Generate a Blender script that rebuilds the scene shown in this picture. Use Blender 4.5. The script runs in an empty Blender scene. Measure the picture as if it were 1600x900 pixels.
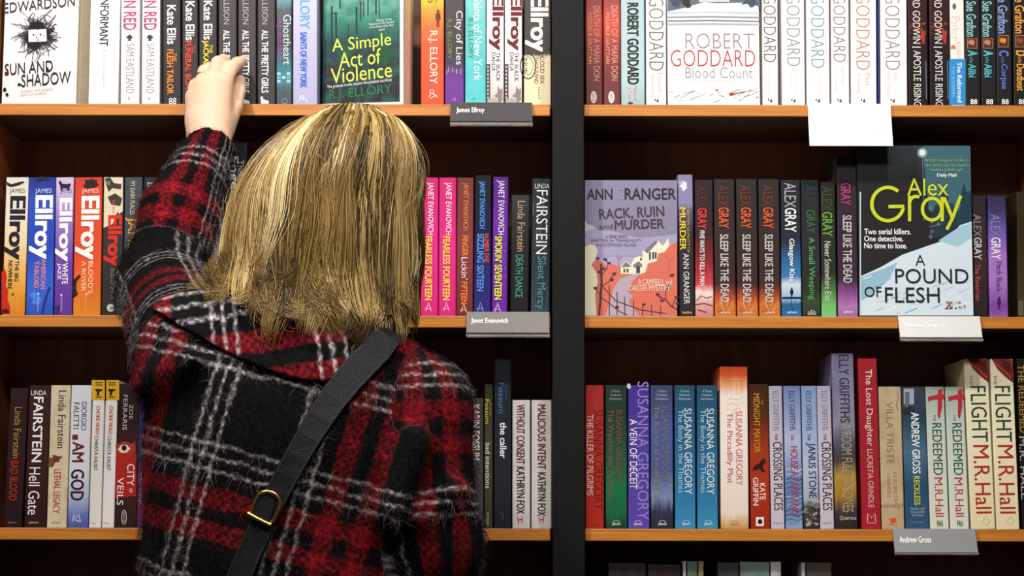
import bpy, bmesh, math, random
import numpy as np
from mathutils import Vector, Matrix
from mathutils.bvhtree import BVHTree
from mathutils.geometry import tessellate_polygon

SC = bpy.context.scene
COL = SC.collection
PI = math.pi
rnd = random.Random(7)
RNG = np.random.default_rng(11)

# ------------------------------------------------------------------ camera
CAM_Z, CAM_D, F, PITCH, ROLL = 1.15, 2.8, 3024.0, math.radians(7.0), math.radians(0.11)
cam = bpy.data.cameras.new('camera')
cam.sensor_width = 36.0
cam.lens = F / 1600.0 * 36.0
cam.clip_start = 0.05
cam.dof.use_dof = False
camo = bpy.data.objects.new('camera', cam)
CAM_M = Matrix.Translation((0, -CAM_D, CAM_Z)) @ Matrix.Rotation(PI / 2 + PITCH, 4, 'X') @ Matrix.Rotation(ROLL, 4, 'Z')
camo.matrix_world = CAM_M
COL.objects.link(camo)
SC.camera = camo
CAM_P = CAM_M.translation.copy()

# ------------------------------------------------------------------ world, lamps, exposure
SC.view_settings.view_transform = 'Standard'
SC.view_settings.look = 'None'
SC.view_settings.gamma = 1.0
SC.view_settings.use_curve_mapping = False
SC.view_settings.exposure = 0.0
W_ = bpy.data.worlds.new('shop_air')
SC.world = W_
W_.use_nodes = True
W_.node_tree.nodes['Background'].inputs[0].default_value = (1.0, 0.93, 0.86, 1)
W_.node_tree.nodes['Background'].inputs[1].default_value = 0.06


def lamp(name, kind, loc, target, power, size, colour=(1, 0.955, 0.90), size_y=None, spot=None):
    l = bpy.data.lights.new(name, kind)
    l.energy = power
    l.color = colour
    if kind == 'AREA':
        l.shape = 'RECTANGLE'
        l.size = size
        l.size_y = size_y or size
    if kind == 'SPOT':
        l.shadow_soft_size = size
        l.spot_size = math.radians(spot)
        l.spot_blend = 0.8
    o = bpy.data.objects.new(name, l)
    o.location = loc
    o.rotation_euler = (Vector(target) - Vector(loc)).to_track_quat('-Z', 'Y').to_euler()
    COL.objects.link(o)
    return o


lamp('ceiling_spot_lamp', 'SPOT', (-0.75, -1.15, 2.92), (-0.45, 0, 1.62), 128, 0.07, spot=95)
lamp('ceiling_spot_lamp', 'SPOT', (0.55, -1.15, 2.92), (0.5, 0, 1.80), 78, 0.07, spot=95)
lamp('fill_panel_lamp', 'AREA', (-0.2, -2.3, 2.93), (0.0, 0.0, 1.2), 68, 1.6, size_y=0.5)  # added fill high above the camera, brightens the lower rows


# ------------------------------------------------------------------ pixel <-> place
def ray(px, py):
    d = CAM_M.to_3x3() @ Vector(((px - 800.0) / F, (450.0 - py) / F, -1.0))
    return d


def on_plane(px, py, o, n):
    d = ray(px, py)
    t = (o - CAM_P).dot(n) / d.dot(n)
    return CAM_P + d * t


def W(px, py, y=0.0):
    return on_plane(px, py, Vector((0, y, 0)), Vector((0, 1, 0)))


# ------------------------------------------------------------------ materials
def lin(h):
    h = h.lstrip('#')
    out = []
    for i in (0, 2, 4):
        c = int(h[i:i + 2], 16) / 255.0
        out.append(c / 12.92 if c <= 0.04045 else ((c + 0.055) / 1.055) ** 2.4)
    return (out[0], out[1], out[2], 1.0)


_M = {}


def base_mat(name, rough=0.5, metal=0.0, spec=0.5):
    m = bpy.data.materials.new(name)
    m.use_nodes = True
    b = m.node_tree.nodes['Principled BSDF']
    b.inputs['Roughness'].default_value = rough
    b.inputs['Metallic'].default_value = metal
    b.inputs['Specular IOR Level'].default_value = spec
    return m, m.node_tree, b


def ink(hexc, rough=0.45, metal=0.0):
    k = (hexc, rough, metal)
    if k not in _M:
        m, nt, b = base_mat('ink_' + hexc, rough, metal, 0.22)
        b.inputs['Base Color'].default_value = lin(hexc)
        _M[k] = m
    return _M[k]


def cover_mat(stops, rough=0.36, noise=0.0, nscale=6.0, mott=None, mfac=0.5, mscale=9.0, mthr=(0.45, 0.62)):
    """printed cover: colour ramp up the book, wobbling with noise, optional printed mottling."""
    k = (tuple(stops), rough, noise, nscale, mott, mfac, mscale, mthr)
    if k in _M:
        return _M[k]
    m, nt, b = base_mat('printed_cover', rough, spec=0.22)
    N, L = nt.nodes, nt.links
    if len(stops) == 1 and not mott:
        b.inputs['Base Color'].default_value = lin(stops[0][1])
        _M[k] = m
        return m
    tc = N.new('ShaderNodeTexCoord')
    sp = N.new('ShaderNodeSeparateXYZ')
    L.new(tc.outputs['Generated'], sp.inputs[0])
    z = sp.outputs['Z']
    if noise:
        nz = N.new('ShaderNodeTexNoise')
        nz.inputs['Scale'].default_value = nscale
        nz.inputs['Detail'].default_value = 5
        L.new(tc.outputs['Generated'], nz.inputs['Vector'])
        ma = N.new('ShaderNodeMath'); ma.operation = 'MULTIPLY_ADD'
        L.new(nz.outputs['Fac'], ma.inputs[0])
        ma.inputs[1].default_value = noise
        L.new(z, ma.inputs[2])
        mb = N.new('ShaderNodeMath'); mb.operation = 'SUBTRACT'
        L.new(ma.outputs[0], mb.inputs[0]); mb.inputs[1].default_value = noise * 0.5
        z = mb.outputs[0]
    rp = N.new('ShaderNodeValToRGB')
    e = rp.color_ramp.elements
    st = sorted(stops)
    while len(e) < len(st):
        e.new(0.5)
    while len(e) > max(1, len(st)):
        e.remove(e[-1])
    for i, (p, c) in enumerate(st):
        e[i].position = p
        e[i].color = lin(c)
    L.new(z, rp.inputs[0])
    out = rp.outputs[0]
    if mott:
        nz = N.new('ShaderNodeTexNoise')
        nz.inputs['Scale'].default_value = mscale
        nz.inputs['Detail'].default_value = 6
        mp = N.new('ShaderNodeMapping')
        mp.inputs['Scale'].default_value = (140, 140, 140)
        L.new(tc.outputs['Object'], mp.inputs[0])
        L.new(mp.outputs[0], nz.inputs['Vector'])
        nz.inputs['Scale'].default_value = mscale * 0.05
        r2 = N.new('ShaderNodeValToRGB')
        r2.color_ramp.elements[0].position = mthr[0]
        r2.color_ramp.elements[1].position = mthr[1]
        r2.color_ramp.elements[1].color = (mfac, mfac, mfac, 1)
        L.new(nz.outputs['Fac'], r2.inputs[0])
        mx = N.new('ShaderNodeMix'); mx.data_type = 'RGBA'
        L.new(r2.outputs[0], mx.inputs['Factor'])
        L.new(out, mx.inputs['A'])
        mx.inputs['B'].default_value = lin(mott)
        out = mx.outputs['Result']
    L.new(out, b.inputs['Base Color'])
    _M[k] = m
    return m


def wood_mat(name, c1, c2, stretch, rough=0.45):
    m, nt, b = base_mat(name, rough)
    N, L = nt.nodes, nt.links
    tc = N.new('ShaderNodeTexCoord')
    mp = N.new('ShaderNodeMapping'); mp.inputs['Scale'].default_value = stretch
    L.new(tc.outputs['Object'], mp.inputs[0])
    nz = N.new('ShaderNodeTexNoise'); nz.inputs['Scale'].default_value = 1.0; nz.inputs['Detail'].default_value = 7
    nz.inputs['Roughness'].default_value = 0.65
    L.new(mp.outputs[0], nz.inputs['Vector'])
    rp = N.new('ShaderNodeValToRGB')
    rp.color_ramp.elements[0].position = 0.35; rp.color_ramp.elements[0].color = lin(c1)
    rp.color_ramp.elements[1].position = 0.68; rp.color_ramp.elements[1].color = lin(c2)
    L.new(nz.outputs['Fac'], rp.inputs[0])
    L.new(rp.outputs[0], b.inputs['Base Color'])
    bp = N.new('ShaderNodeBump'); bp.inputs['Strength'].default_value = 0.15; bp.inputs['Distance'].default_value = 0.001
    L.new(nz.outputs['Fac'], bp.inputs['Height'])
    L.new(bp.outputs[0], b.inputs['Normal'])
    return m


def speckle_mat(name, c1, c2, scale, rough, bump=0.0):
    m, nt, b = base_mat(name, rough)
    N, L = nt.nodes, nt.links
    tc = N.new('ShaderNodeTexCoord')
    nz = N.new('ShaderNodeTexNoise'); nz.inputs['Scale'].default_value = scale; nz.inputs['Detail'].default_value = 4
    L.new(tc.outputs['Object'], nz.inputs['Vector'])
    rp = N.new('ShaderNodeValToRGB')
    rp.color_ramp.elements[0].position = 0.4; rp.color_ramp.elements[0].color = lin(c1)
    rp.color_ramp.elements[1].position = 0.62; rp.color_ramp.elements[1].color = lin(c2)
    L.new(nz.outputs['Fac'], rp.inputs[0])
    L.new(rp.outputs[0], b.inputs['Base Color'])
    if bump:
        bp = N.new('ShaderNodeBump'); bp.inputs['Strength'].default_value = bump; bp.inputs['Distance'].default_value = 0.002
        L.new(nz.outputs['Fac'], bp.inputs['Height'])
        L.new(bp.outputs[0], b.inputs['Normal'])
    return m


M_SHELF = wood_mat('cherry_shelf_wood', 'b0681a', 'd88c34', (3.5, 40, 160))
M_BOARD = wood_mat('shaded_shelf_board', '34160c', '431d10', (3.5, 40, 40), 0.6)  # board coloured dark to hold the shade under each shelf
M_BACK = wood_mat('dark_cherry_panel', '6a3a20', '80482a', (60, 60, 4), 0.5)
M_SIDE = wood_mat('side_panel_wood', '7a3f1d', '96552a', (60, 60, 4), 0.5)
M_POST = speckle_mat('black_laminate', '0f0e0e', '151413', 400, 0.6)
M_PAGE = speckle_mat('page_edges', 'd8cbb0', 'e6dcc6', 300, 0.8)
M_POST.node_tree.nodes['Principled BSDF'].inputs['Specular IOR Level'].default_value = 0.18
M_FLOOR = speckle_mat('grey_carpet', '3c3835', '4d4844', 220, 0.95, 0.4)
M_WALL = speckle_mat('painted_wall', 'b9ada0', 'c2b7ab', 40, 0.8)
M_CEIL = speckle_mat('painted_ceiling', 'c9c4bd', 'd2cec8', 40, 0.85)


# ------------------------------------------------------------------ mesh helpers
def link(name, verts, faces, mats, parent=None, fmat=None, smooth=False):
    me = bpy.data.meshes.new(name)
    me.from_pydata([tuple(v) for v in verts], [], faces)
    for m in (mats if isinstance(mats, (list, tuple)) else [mats]):
        me.materials.append(m)
    if fmat is not None:
        me.polygons.foreach_set('material_index', fmat)
    if smooth:
        me.polygons.foreach_set('use_smooth', [True] * len(me.polygons))
    me.update()
    o = bpy.data.objects.new(name, me)
    COL.objects.link(o)
    if parent is not None:
        o.parent = parent
    return o


def tag(o, label=None, cat=None, group=None, kind=None):
    if label: o['label'] = label
    if cat: o['category'] = cat
    if group: o['group'] = group
    if kind: o['kind'] = kind
    return o


def box_vf(x0, x1, y0, y1, z0, z1, bev=0.0):
    bm = bmesh.new()
    bmesh.ops.create_cube(bm, size=1.0)
    for v in bm.verts:
        v.co = Vector(((x0 + x1) / 2 + v.co.x * (x1 - x0), (y0 + y1) / 2 + v.co.y * (y1 - y0), (z0 + z1) / 2 + v.co.z * (z1 - z0)))
    if bev:
        bmesh.ops.bevel(bm, geom=list(bm.edges), offset=bev, segments=2, affect='EDGES', profile=0.5)
    bm.verts.index_update()
    vs = [v.co.copy() for v in bm.verts]
    fs = [[v.index for v in f.verts] for f in bm.faces]
    bm.free()
    return vs, fs


def box(name, x0, x1, y0, y1, z0, z1, mat, parent=None, bev=0.0):
    """box mesh with its origin at the middle of its base"""
    o_ = Vector(((x0 + x1) / 2, (y0 + y1) / 2, z0))
    vs, fs = box_vf(x0, x1, y0, y1, z0, z1, bev)
    ob = link(name, [v - o_ for v in vs], fs, mat, parent)
    ob.location = o_ - (parent.location if parent is not None else Vector((0, 0, 0)))
    return ob


def empty(name, loc):
    o = bpy.data.objects.new(name, None)
    o.location = loc
    o.empty_display_size = 0.05
    COL.objects.link(o)
    return o


_T = {}
# stroke weight: curve offset for thin letters, or sideways spread (in em) for bold ones
WT = {'n': 0.0, 'b': 0.020, 'x': 0.036, 't': -0.014, 'h': -0.022, 'l': -0.007}


def text_vf(s, wt):
    """letter shapes filling the unit box (x 0..1, y 0..1)"""
    k = (s, wt)
    if k not in _T:
        c = bpy.data.curves.new('letters', 'FONT')
        c.body = s
        c.offset = min(WT[wt], 0.0)
        c.resolution_u = 3
        c.align_x = 'CENTER'
        c.space_line = 0.85
        o = bpy.data.objects.new('letters', c)
        me = bpy.data.meshes.new_from_object(o)
        co = np.empty(len(me.vertices) * 3)
        me.vertices.foreach_get('co', co)
        co = co.reshape(-1, 3)[:, :2]
        fs = [list(p.vertices) for p in me.polygons]
        if WT[wt] > 0:
            d = WT[wt]
            sh = [(-d, 0), (d, 0), (0, -d * .7), (0, d * .7)] if wt == 'b' else [(-d, -d * .6), (-d, d * .6), (d, -d * .6), (d, d * .6), (0, 0)]
            n = len(co)
            co = np.concatenate([np.column_stack((co + np.array(q), np.full(n, i))) for i, q in enumerate(sh)])
            fs = [[v + i * n for v in f] for i in range(len(sh)) for f in fs]
        if co.shape[1] == 2:
            co = np.column_stack((co, np.zeros(len(co))))
        lo, hi = co[:, :2].min(0), co[:, :2].max(0)
        co[:, :2] = (co[:, :2] - lo) / np.maximum(hi - lo, 1e-6)
        bpy.data.objects.remove(o)
        bpy.data.meshes.remove(me)
        bpy.data.curves.remove(c)
        _T[k] = (co, fs)
    return _T[k]


class Print:
    """prints lettering and pictures on the front plane of a thing; one mesh per part name"""
    def __init__(self, root, o, n, step=0.000008, start=0.0003):
        self.root, self.o, self.n = root, o, n
        self.inv = root.matrix_basis.inverted() if not hasattr(root, '_mw') else root._mw
        self.parts, self.order = {}, []
        self.step, self.lay = step, start

    def loc(self, px, py):
        v = self.inv @ on_plane(px, py, self.o, self.n)
        return v.x, v.z, v.y

    def _part(self, name):
        if name not in self.parts:
            self.parts[name] = ([], [], [], [])
            self.order.append(name)
        return self.parts[name]

    def _add(self, name, vs, fs, hexc, rough=0.45):
        V, Fc, mats, fm = self._part(name)
        m = ink(hexc, rough) if isinstance(hexc, str) else hexc
        if m not in mats: mats.append(m)
        i, b = mats.index(m), len(V)
        V.extend(vs)
        for f in fs:
            Fc.append([b + k for k in f]); fm.append(i)

    def nxt(self):
        self.lay += self.step
        return self.lay

    def text(self, name, s, x0, x1, y0, y1, col, wt='n', rot=True, tilt=0.0, rough=0.45):
        co, fs = text_vf(s, wt)
        ax, az, ay = self.loc((x0 + x1) / 2, (y0 + y1) / 2)
        l = self.loc(x0, (y0 + y1) / 2); r = self.loc(x1, (y0 + y1) / 2)
        t = self.loc((x0 + x1) / 2, y0); b = self.loc((x0 + x1) / 2, y1)
        w, h = abs(r[0] - l[0]), abs(t[1] - b[1])
        d = ay - self.nxt()
        self.lay += self.step * (co[:, 2].max() + 1)
        vs = []
        ct, st = math.cos(math.radians(tilt)), math.sin(math.radians(tilt))
        for u, v, k_ in co:
            if rot:
                X, Z = (v - 0.5) * w, (0.5 - u) * h
            else:
                X, Z = (u - 0.5) * w, (v - 0.5) * h
            vs.append((ax + X * ct - Z * st, d - k_ * self.step, az + X * st + Z * ct))
        self._add(name, vs, fs, col, rough)

    def poly(self, name, pts, col, rough=0.45):
        d = self.nxt()
        vs = []
        for p in pts:
            x, z, y = self.loc(*p)
            vs.append(Vector((x, y - d, z)))
        tr = tessellate_polygon([[Vector((v.x, v.z, 0)) for v in vs]])
        fs = []
        for a, b, c in tr:
            A, B, C_ = vs[a], vs[b], vs[c]
            s = (B.x - A.x) * (C_.z - A.z) - (B.z - A.z) * (C_.x - A.x)
            fs.append([a, b, c] if s > 0 else [a, c, b])
        self._add(name, vs, fs, col, rough)

    def rect(self, name, x0, x1, y0, y1, col, rough=0.45):
        self.poly(name, [(x0, y0), (x1, y0), (x1, y1), (x0, y1)], col, rough)

    def disc(self, name, cx, cy, rx, ry, col, n=18):
        self.poly(name, [(cx + rx * math.cos(2 * PI * i / n), cy + ry * math.sin(2 * PI * i / n)) for i in range(n)], col)

    def blob(self, name, cx, cy, rx, ry, col, wob=0.25, n=18, seed=1):
        r = random.Random(seed)
        k = [1 + wob * (r.random() - 0.5) * 2 for _ in range(n)]
        self.poly(name, [(cx + rx * k[i] * math.cos(2 * PI * i / n), cy + ry * k[i] * math.sin(2 * PI * i / n)) for i in range(n)], col)

    def line(self, name, pts, w, col, flat=False):
        d = self.lay if flat else self.nxt()
        P = [Vector(p) for p in pts]
        vs, fs = [], []
        for i, p in enumerate(P):
            a = P[max(i - 1, 0)]; b = P[min(i + 1, len(P) - 1)]
            t = (b - a).normalized(); nn = Vector((-t.y, t.x))
            ww = w[i] if isinstance(w, (list, tuple)) else w
            for s in (1, -1):
                q = p + nn * s * ww / 2
                x, z, y = self.loc(q.x, q.y)
                vs.append((x, y - d, z))
        for i in range(len(P) - 1):
            fs.append([2 * i, 2 * i + 1, 2 * i + 3, 2 * i + 2])
        self._add(name, vs, fs, col)

    def ring(self, name, cx, cy, rx, ry, w, col, n=24):
        self.line(name, [(cx + rx * math.cos(2 * PI * i / n), cy + ry * math.sin(2 * PI * i / n)) for i in range(n + 1)], w, col)

    def finish(self):
        for nm in self.order:
            V, Fc, mats, fm = self.parts[nm]
            link(nm, V, Fc, mats, self.root, fm)


# ------------------------------------------------------------------ books
SHELF_Y = -0.028           # shelf front edge; book spines stand at y = 0
SHELF_PY = [163.2, 493.7, 826.0]
SHELF_Z = [W(800, p, SHELF_Y).z for p in SHELF_PY]
SHELF_T = 0.0170
SHELF_Z.append(SHELF_Z[2] - (SHELF_Z[1] - SHELF_Z[2]))


def round_cover(w, h, d, r=0.0018, t=0.0006, spine_bulge=0.0):
    """wrap cover seen from above: back board, rounded spine, front board, with thickness"""
    def outline(off):
        hw = w / 2 - off
        rr = max(r - off, 0.0004)
        p = [(-hw, d)]
        for i in range(5):
            a = PI + (PI / 2) * i / 4
            p.append((-hw + rr + rr * math.cos(a), off + rr + rr * math.sin(a)))
        for i in range(5):
            a = 1.5 * PI + (PI / 2) * i / 4
            p.append((hw - rr + rr * math.cos(a), off + rr + rr * math.sin(a)))
        p.append((hw, d))
        return p
    A, B = outline(0.0), outline(t)
    n = len(A)
    vs = [(x, y, z) for z in (0, h) for P in (A, B) for x, y in P]
    fs = []
    for i in range(n - 1):
        fs.append([i, i + 1, 2 * n + i + 1, 2 * n + i])                      # outside
        fs.append([n + i + 1, n + i, 3 * n + i, 3 * n + i + 1])              # inside
        fs.append([2 * n + i, 2 * n + i + 1, 3 * n + i + 1, 3 * n + i])      # top rim
        fs.append([i + 1, i, n + i, n + i + 1])                              # bottom rim
    fs.append([0, 2 * n, 3 * n, n]); fs.append([n - 1, 2 * n - 1, 4 * n - 1, 3 * n - 1])
    return vs, fs


def spine_book(row, xt, xb, ytop, cover, label, group, paint=None, depth=0.126, kind='paperback_book', recess=0.0, gap=0.5):
    """a book standing spine out. xt / xb: left and right edge at its top and at the shelf"""
    z = SHELF_Z[row]
    y0 = recess
    pb = [W(x, SHELF_PY[row] if row < 3 else 1150, y0) for x in xb]
    pt = [W(x, ytop, y0) for x in xt]
    w = pb[1].x - pb[0].x - gap * 0.001
    cb, ct = (pb[0].x + pb[1].x) / 2, (pt[0].x + pt[1].x) / 2
    lean = math.atan2(ct - cb, pt[0].z - z)
    lift = abs(w / 2 * math.sin(lean)) + 0.0004
    h = (pt[0].z - z - lift) / math.cos(lean)
    vs, fs = round_cover(w, h, depth)
    o = link(kind, vs, fs, cover)
    o.location = (cb, y0, z + lift)
    o.rotation_euler = (0, lean, 0)
    o.matrix_basis = Matrix.Translation(o.location) @ Matrix.Rotation(lean, 4, 'Y')
    tag(o, label, 'book', group)
    v2, f2 = box_vf(-w / 2 + 0.0008, w / 2 - 0.0008, 0.0012, depth - 0.0015, 0.001, h - 0.001)
    link('page_block', v2, f2, M_PAGE, o)
    if paint:
        p = Print(o, Vector((0, y0, 0)), Vector((0, 1, 0)))
        paint(p)
        p.finish()
    return o


def face_book(row, x0, x1, ytop, thick, cover, label, group, paint=None, yaw=0.0, lean=0.0, front=0.0, kind='paperback_book'):
    """a book shown front cover out, its right front edge at x1; yaw turns the cover to the left"""
    z = SHELF_Z[row]
    R = W(x1, SHELF_PY[row], front)
    n = Vector((-math.sin(yaw), math.cos(yaw), 0))          # into the book
    L = on_plane(x0, SHELF_PY[row], R, n)
    w = math.hypot(L.x - R.x, L.y - R.y)
    h = (W(x1, ytop, front).z - z)
    c = (L + R) / 2
    o_loc = Vector((c.x, c.y, z + 0.0004 + abs(w / 2 * math.sin(lean))))
    t = 0.0006
    vs, fs = [], []

    def add(b):
        k = len(vs); vs.extend(b[0]); fs.extend([[k + i for i in f] for f in b[1]])
    add(box_vf(-w / 2, w / 2, 0, t, 0, h))
    add(box_vf(-w / 2, w / 2, thick - t, thick, 0, h))
    add(box_vf(-w / 2, -w / 2 + t, 0.0, thick, 0, h))
    o = link(kind, vs, fs, cover)
    o.location = o_loc
    o.rotation_euler = (0, lean, yaw)
    o.matrix_basis = Matrix.Translation(o_loc) @ Matrix.Rotation(yaw, 4, 'Z') @ Matrix.Rotation(lean, 4, 'Y')
    tag(o, label, 'book', group)
    v2, f2 = box_vf(-w / 2 + t, w / 2 - 0.0015, t, thick - t, 0.001, h - 0.001)
    link('page_block', v2, f2, M_PAGE, o)
    if paint:
        p = Print(o, R, n)
        paint(p)
        p.finish()
    return o


# ------------------------------------------------------------------ the room and the bookcases
def room():
    f = box('floor', -4, 4, -5, 0.6, -0.05, 0.0, M_FLOOR); tag(f, kind='structure')
    c = box('ceiling', -4, 4, -5, 0.6, 2.95, 3.0, M_CEIL); tag(c, kind='structure')
    w = box('wall_back', -4, 4, 0.24, 0.30, 0, 2.95, M_WALL); tag(w, kind='structure')
    w = box('wall_left', -4.05, -4, -5, 0.6, 0, 2.95, M_WALL); tag(w, kind='structure')
    w = box('wall_right', 4, 4.05, -5, 0.6, 0, 2.95, M_WALL); tag(w, kind='structure')


room()

XL = W(-3, 80, 0.012).x            # inner face of the left side panel
XP0, XP1 = W(863.2, 450, -0.04).x, W(913.2, 450, -0.04).x
XS = W(860, 450, SHELF_Y).x
DEPTH = 0.165
ZTOP = SHELF_Z[0] + 0.34


def bookcase(name, xa, xb, x_shelf0, x_shelf1, label, left_panel, right_panel):
    o = empty('bookcase', ((xa + xb) / 2, 0.08, 0))
    tag(o, label, 'bookcase', 'wall bookcases')
    box('back_panel', xa, xb, DEPTH, DEPTH + 0.012, 0, ZTOP, M_BACK, o)
    if left_panel:
        box('side_panel', xa - 0.02, xa, 0.012, DEPTH, 0, ZTOP, M_SIDE, o)
    if right_panel:
        box('side_panel', xb, xb + 0.02, 0.012, DEPTH, 0, ZTOP, M_SIDE, o)
    zs = list(SHELF_Z) + [SHELF_Z[3] - 0.31, SHELF_Z[3] - 0.62, SHELF_Z[0] + 0.33]
    for z in zs:
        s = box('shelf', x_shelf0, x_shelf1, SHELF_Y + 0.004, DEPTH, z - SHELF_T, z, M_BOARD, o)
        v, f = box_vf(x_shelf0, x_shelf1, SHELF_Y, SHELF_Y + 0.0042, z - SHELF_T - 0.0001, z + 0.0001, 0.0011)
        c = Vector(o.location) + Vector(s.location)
        link('front_edge', [q - c for q in v], f, M_SHELF, s)  # separate strip keeps the lit front lighter than the shaded board
    return o


XR = W(1640, 450, 0.0).x
bookcase('bookcase', XL, XP0, XL - 0.03, XS, 'left bookcase of reddish wood shelves behind the woman', True, False)
bookcase('bookcase', XP1, XR, XP1 + 0.0005, XR, 'right bookcase of reddish wood shelves beside the black post', False, True)
post = box('divider_post', XP0, XP1, -0.04, DEPTH + 0.012, 0, ZTOP, M_POST, bev=0.001)
tag(post, 'black upright post between the two bookcases', 'post')

GA, GB = 'books on the top left shelf', 'books on the top right shelf'
GC, GD = 'books on the middle left shelf', 'books on the middle right shelf'
GE, GF = 'books on the lower left shelf', 'books on the lower right shelf'
GG = 'books on the bottom right shelf'


def PB(*items):
    """list of print items -> paint function. First entry picks the method."""
    def f(p):
        for it in items:
            if callable(it):
                it(p)
            else:
                getattr(p, it[0])(*it[1:])
    return f


def T(part, s, x0, x1, y0, y1, col, wt='n', rot=True, tilt=0.0):
    return ('text', part, s, x0, x1, y0, y1, col, wt, rot, tilt)


# ================================================== TOP LEFT SHELF
def sun_shadow(p):
    r = random.Random(3)
    for i in range(150):
        a = r.random() * 2 * PI
        q = r.gauss(0, 1)
        cx, cy = 58 + r.gauss(0, 9), 56 + r.gauss(0, 9)
        L = 10 + 20 * r.random()
        k = r.uniform(-0.7, 0.7)
        pts = []
        for j in range(6):
            s = (j / 5 - 0.5) * 2
            pts.append((cx + L * s * math.cos(a + k * s), cy + L * s * 0.9 * math.sin(a + k * s)))
        p.line('cover_picture', pts, r.uniform(0.5, 1.3), r.choice(['3a3340', '55505c', '26222b', '6d6874']))
    p.blob('cover_picture', 59, 56, 21, 19, '2a2630', 0.25, 22, 4)
    p.poly('cover_picture', [(45, 47), (73, 45.5), (74, 65), (45.5, 66)], 'f4f2f0')
    for x, y, s in ((53, 55, 1.5), (64, 54.5, 1.6), (58, 59, 1.2), (60, 63, 1.2), (70, 55.5, .8), (60, 47, .9)):
        p.disc('cover_picture', x, y, s, s, '2a2630', 8)
    p.line('cover_picture', [(55, 55), (62, 54.6)], 0.5, '777080')
    p.text('author_name', 'EDWARDSON', 7, 117, -1, 15, '4a4048', 'n', False, 2.5)
    p.text('title', 'SUN AND', 8, 83, 97, 115, '2f2a33', 'n', False, 1.5)
    p.text('title', 'SHADOW', 34, 111, 114, 133, '2f2a33', 'n', False, 1.5)
    p.blob('cover_picture', 11, 115, 2.6, 3.4, '5a2030', .4, 10, 2)
    p.blob('cover_picture', 31, 132, 4, 2, '2f2a33', .4, 10, 3)
    p.blob('cover_picture', 8, 140, 2.6, 2.8, '201c22', .2, 10, 5)
    p.blob('cover_picture', 11.5, 148, 2.4, 2.6, '201c22', .2, 10, 6)
    p.blob('cover_picture', 75, 108, 2, 3, '201c22', .3, 10, 7)
    p.text('blurb', 'A classic and complex', 33, 84, 138.5, 143, 'b99a9c', 'n', False, 1.5)
    p.text('blurb', 'police procedural', 33, 73, 144.5, 149, 'b99a9c', 'n', False, 1.5)


face_book(0, 2.5, 118.5, -60, 0.05, cover_mat(((0.0, 'f3ecea'), (1.0, 'f6f2f1'))), 'white book face out reading SUN AND SHADOW on the top left shelf', GA, sun_shadow, yaw=math.radians(-13), front=-0.002)

WHITE = cover_mat(((0.0, 'f5f0ee'), (1.0, 'f7f4f2')))
BLACK = cover_mat(((0.0, '2e2a2c'), (1.0, '332f31')), 0.4)

spine_book(0, (142, 190), (137.5, 184.5), -52, WHITE, 'thick white spine with navy lettering ending INFORMANT on the top left shelf', GA, PB(
    T('title', 'INFORMANT', 156, 170, -5, 72, '233247', 'b'),
    T('author_name', 'Kurt Eichenwald', 160.5, 165, 78, 135, 'c3b9b9')))


def red_book(dx):
    return PB(
        T('title', 'SIBERIAN RED', 193 + dx, 212.5 + dx, -52, 47, '3d5a9a', 'n'),
        T('title', 'SIBERIAN RED', 194.2 + dx, 213.5 + dx, -52.5, 46.5, 'c8324e', 'n'),
        ('poly', 'emblem', [(197 + dx, 58), (202.5 + dx, 53.5), (208 + dx, 58), (204 + dx, 62), (206 + dx, 64), (199 + dx, 64), (201 + dx, 62)], '3b3540'),
        T('author_name', 'SAM EASTLAND', 197 + dx, 209.5 + dx, 68, 145.5, '8d878d', 'l'),
        ('rect', 'publisher_logo', 200 + dx, 203 + dx, 151, 157, 'd8a0a0'))


for i, (xt, xb, lb) in enumerate((((189, 219.5), (188, 217.5), 'white spine with RED in red capitals beside the thick INFORMANT spine'),
                                  ((222, 251), (221, 249.5), 'white spine with RED in red capitals beside the black FLESH TAILOR spine'))):
    spine_book(0, xt, xb, -50, WHITE, lb, GA, red_book(i * 31.8))

for dx, yo, ttl, col, xt, xb, tx, ty in ((0, 0, 'FLESH TAILOR', 'f08a1e', (253.5, 282), (254.5, 283), (261, 271), (77, 147)),
                                         (29, -6, 'FUNERAL BOAT', 'e8402c', (283.5, 309.5), (284, 309.5), (289.5, 299), (64, 146)),
                                         (57, -7, 'JACKAL MAN', 'f2dc20', (311, 339), (310.5, 339), (315.5, 326), (63, 132))):
    spine_book(0, xt, xb, -50, BLACK, 'black spine titled %s in %s letters on the top left shelf' % (ttl, {'f08a1e': 'orange', 'e8402c': 'red', 'f2dc20': 'yellow'}[col]), GA, PB(
        T('author_name', 'Kate Ellis', 261 + dx, 275 + dx, 8 + yo, 69 + yo, 'f4f0ee', 'b'),
        T('title', 'THE', 270.5 + dx * .985, 276 + dx * .985, 83 - (13 if dx else 0), 96 - (13 if dx else 0), col, 'n'),
        T('title', ttl, tx[0], tx[1], ty[0], ty[1], col, 'b'),
        T('publisher_logo', '88', 264 + dx, 275.5 + dx, 153, 163, 'ece8e6', 'n', False)))

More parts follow.
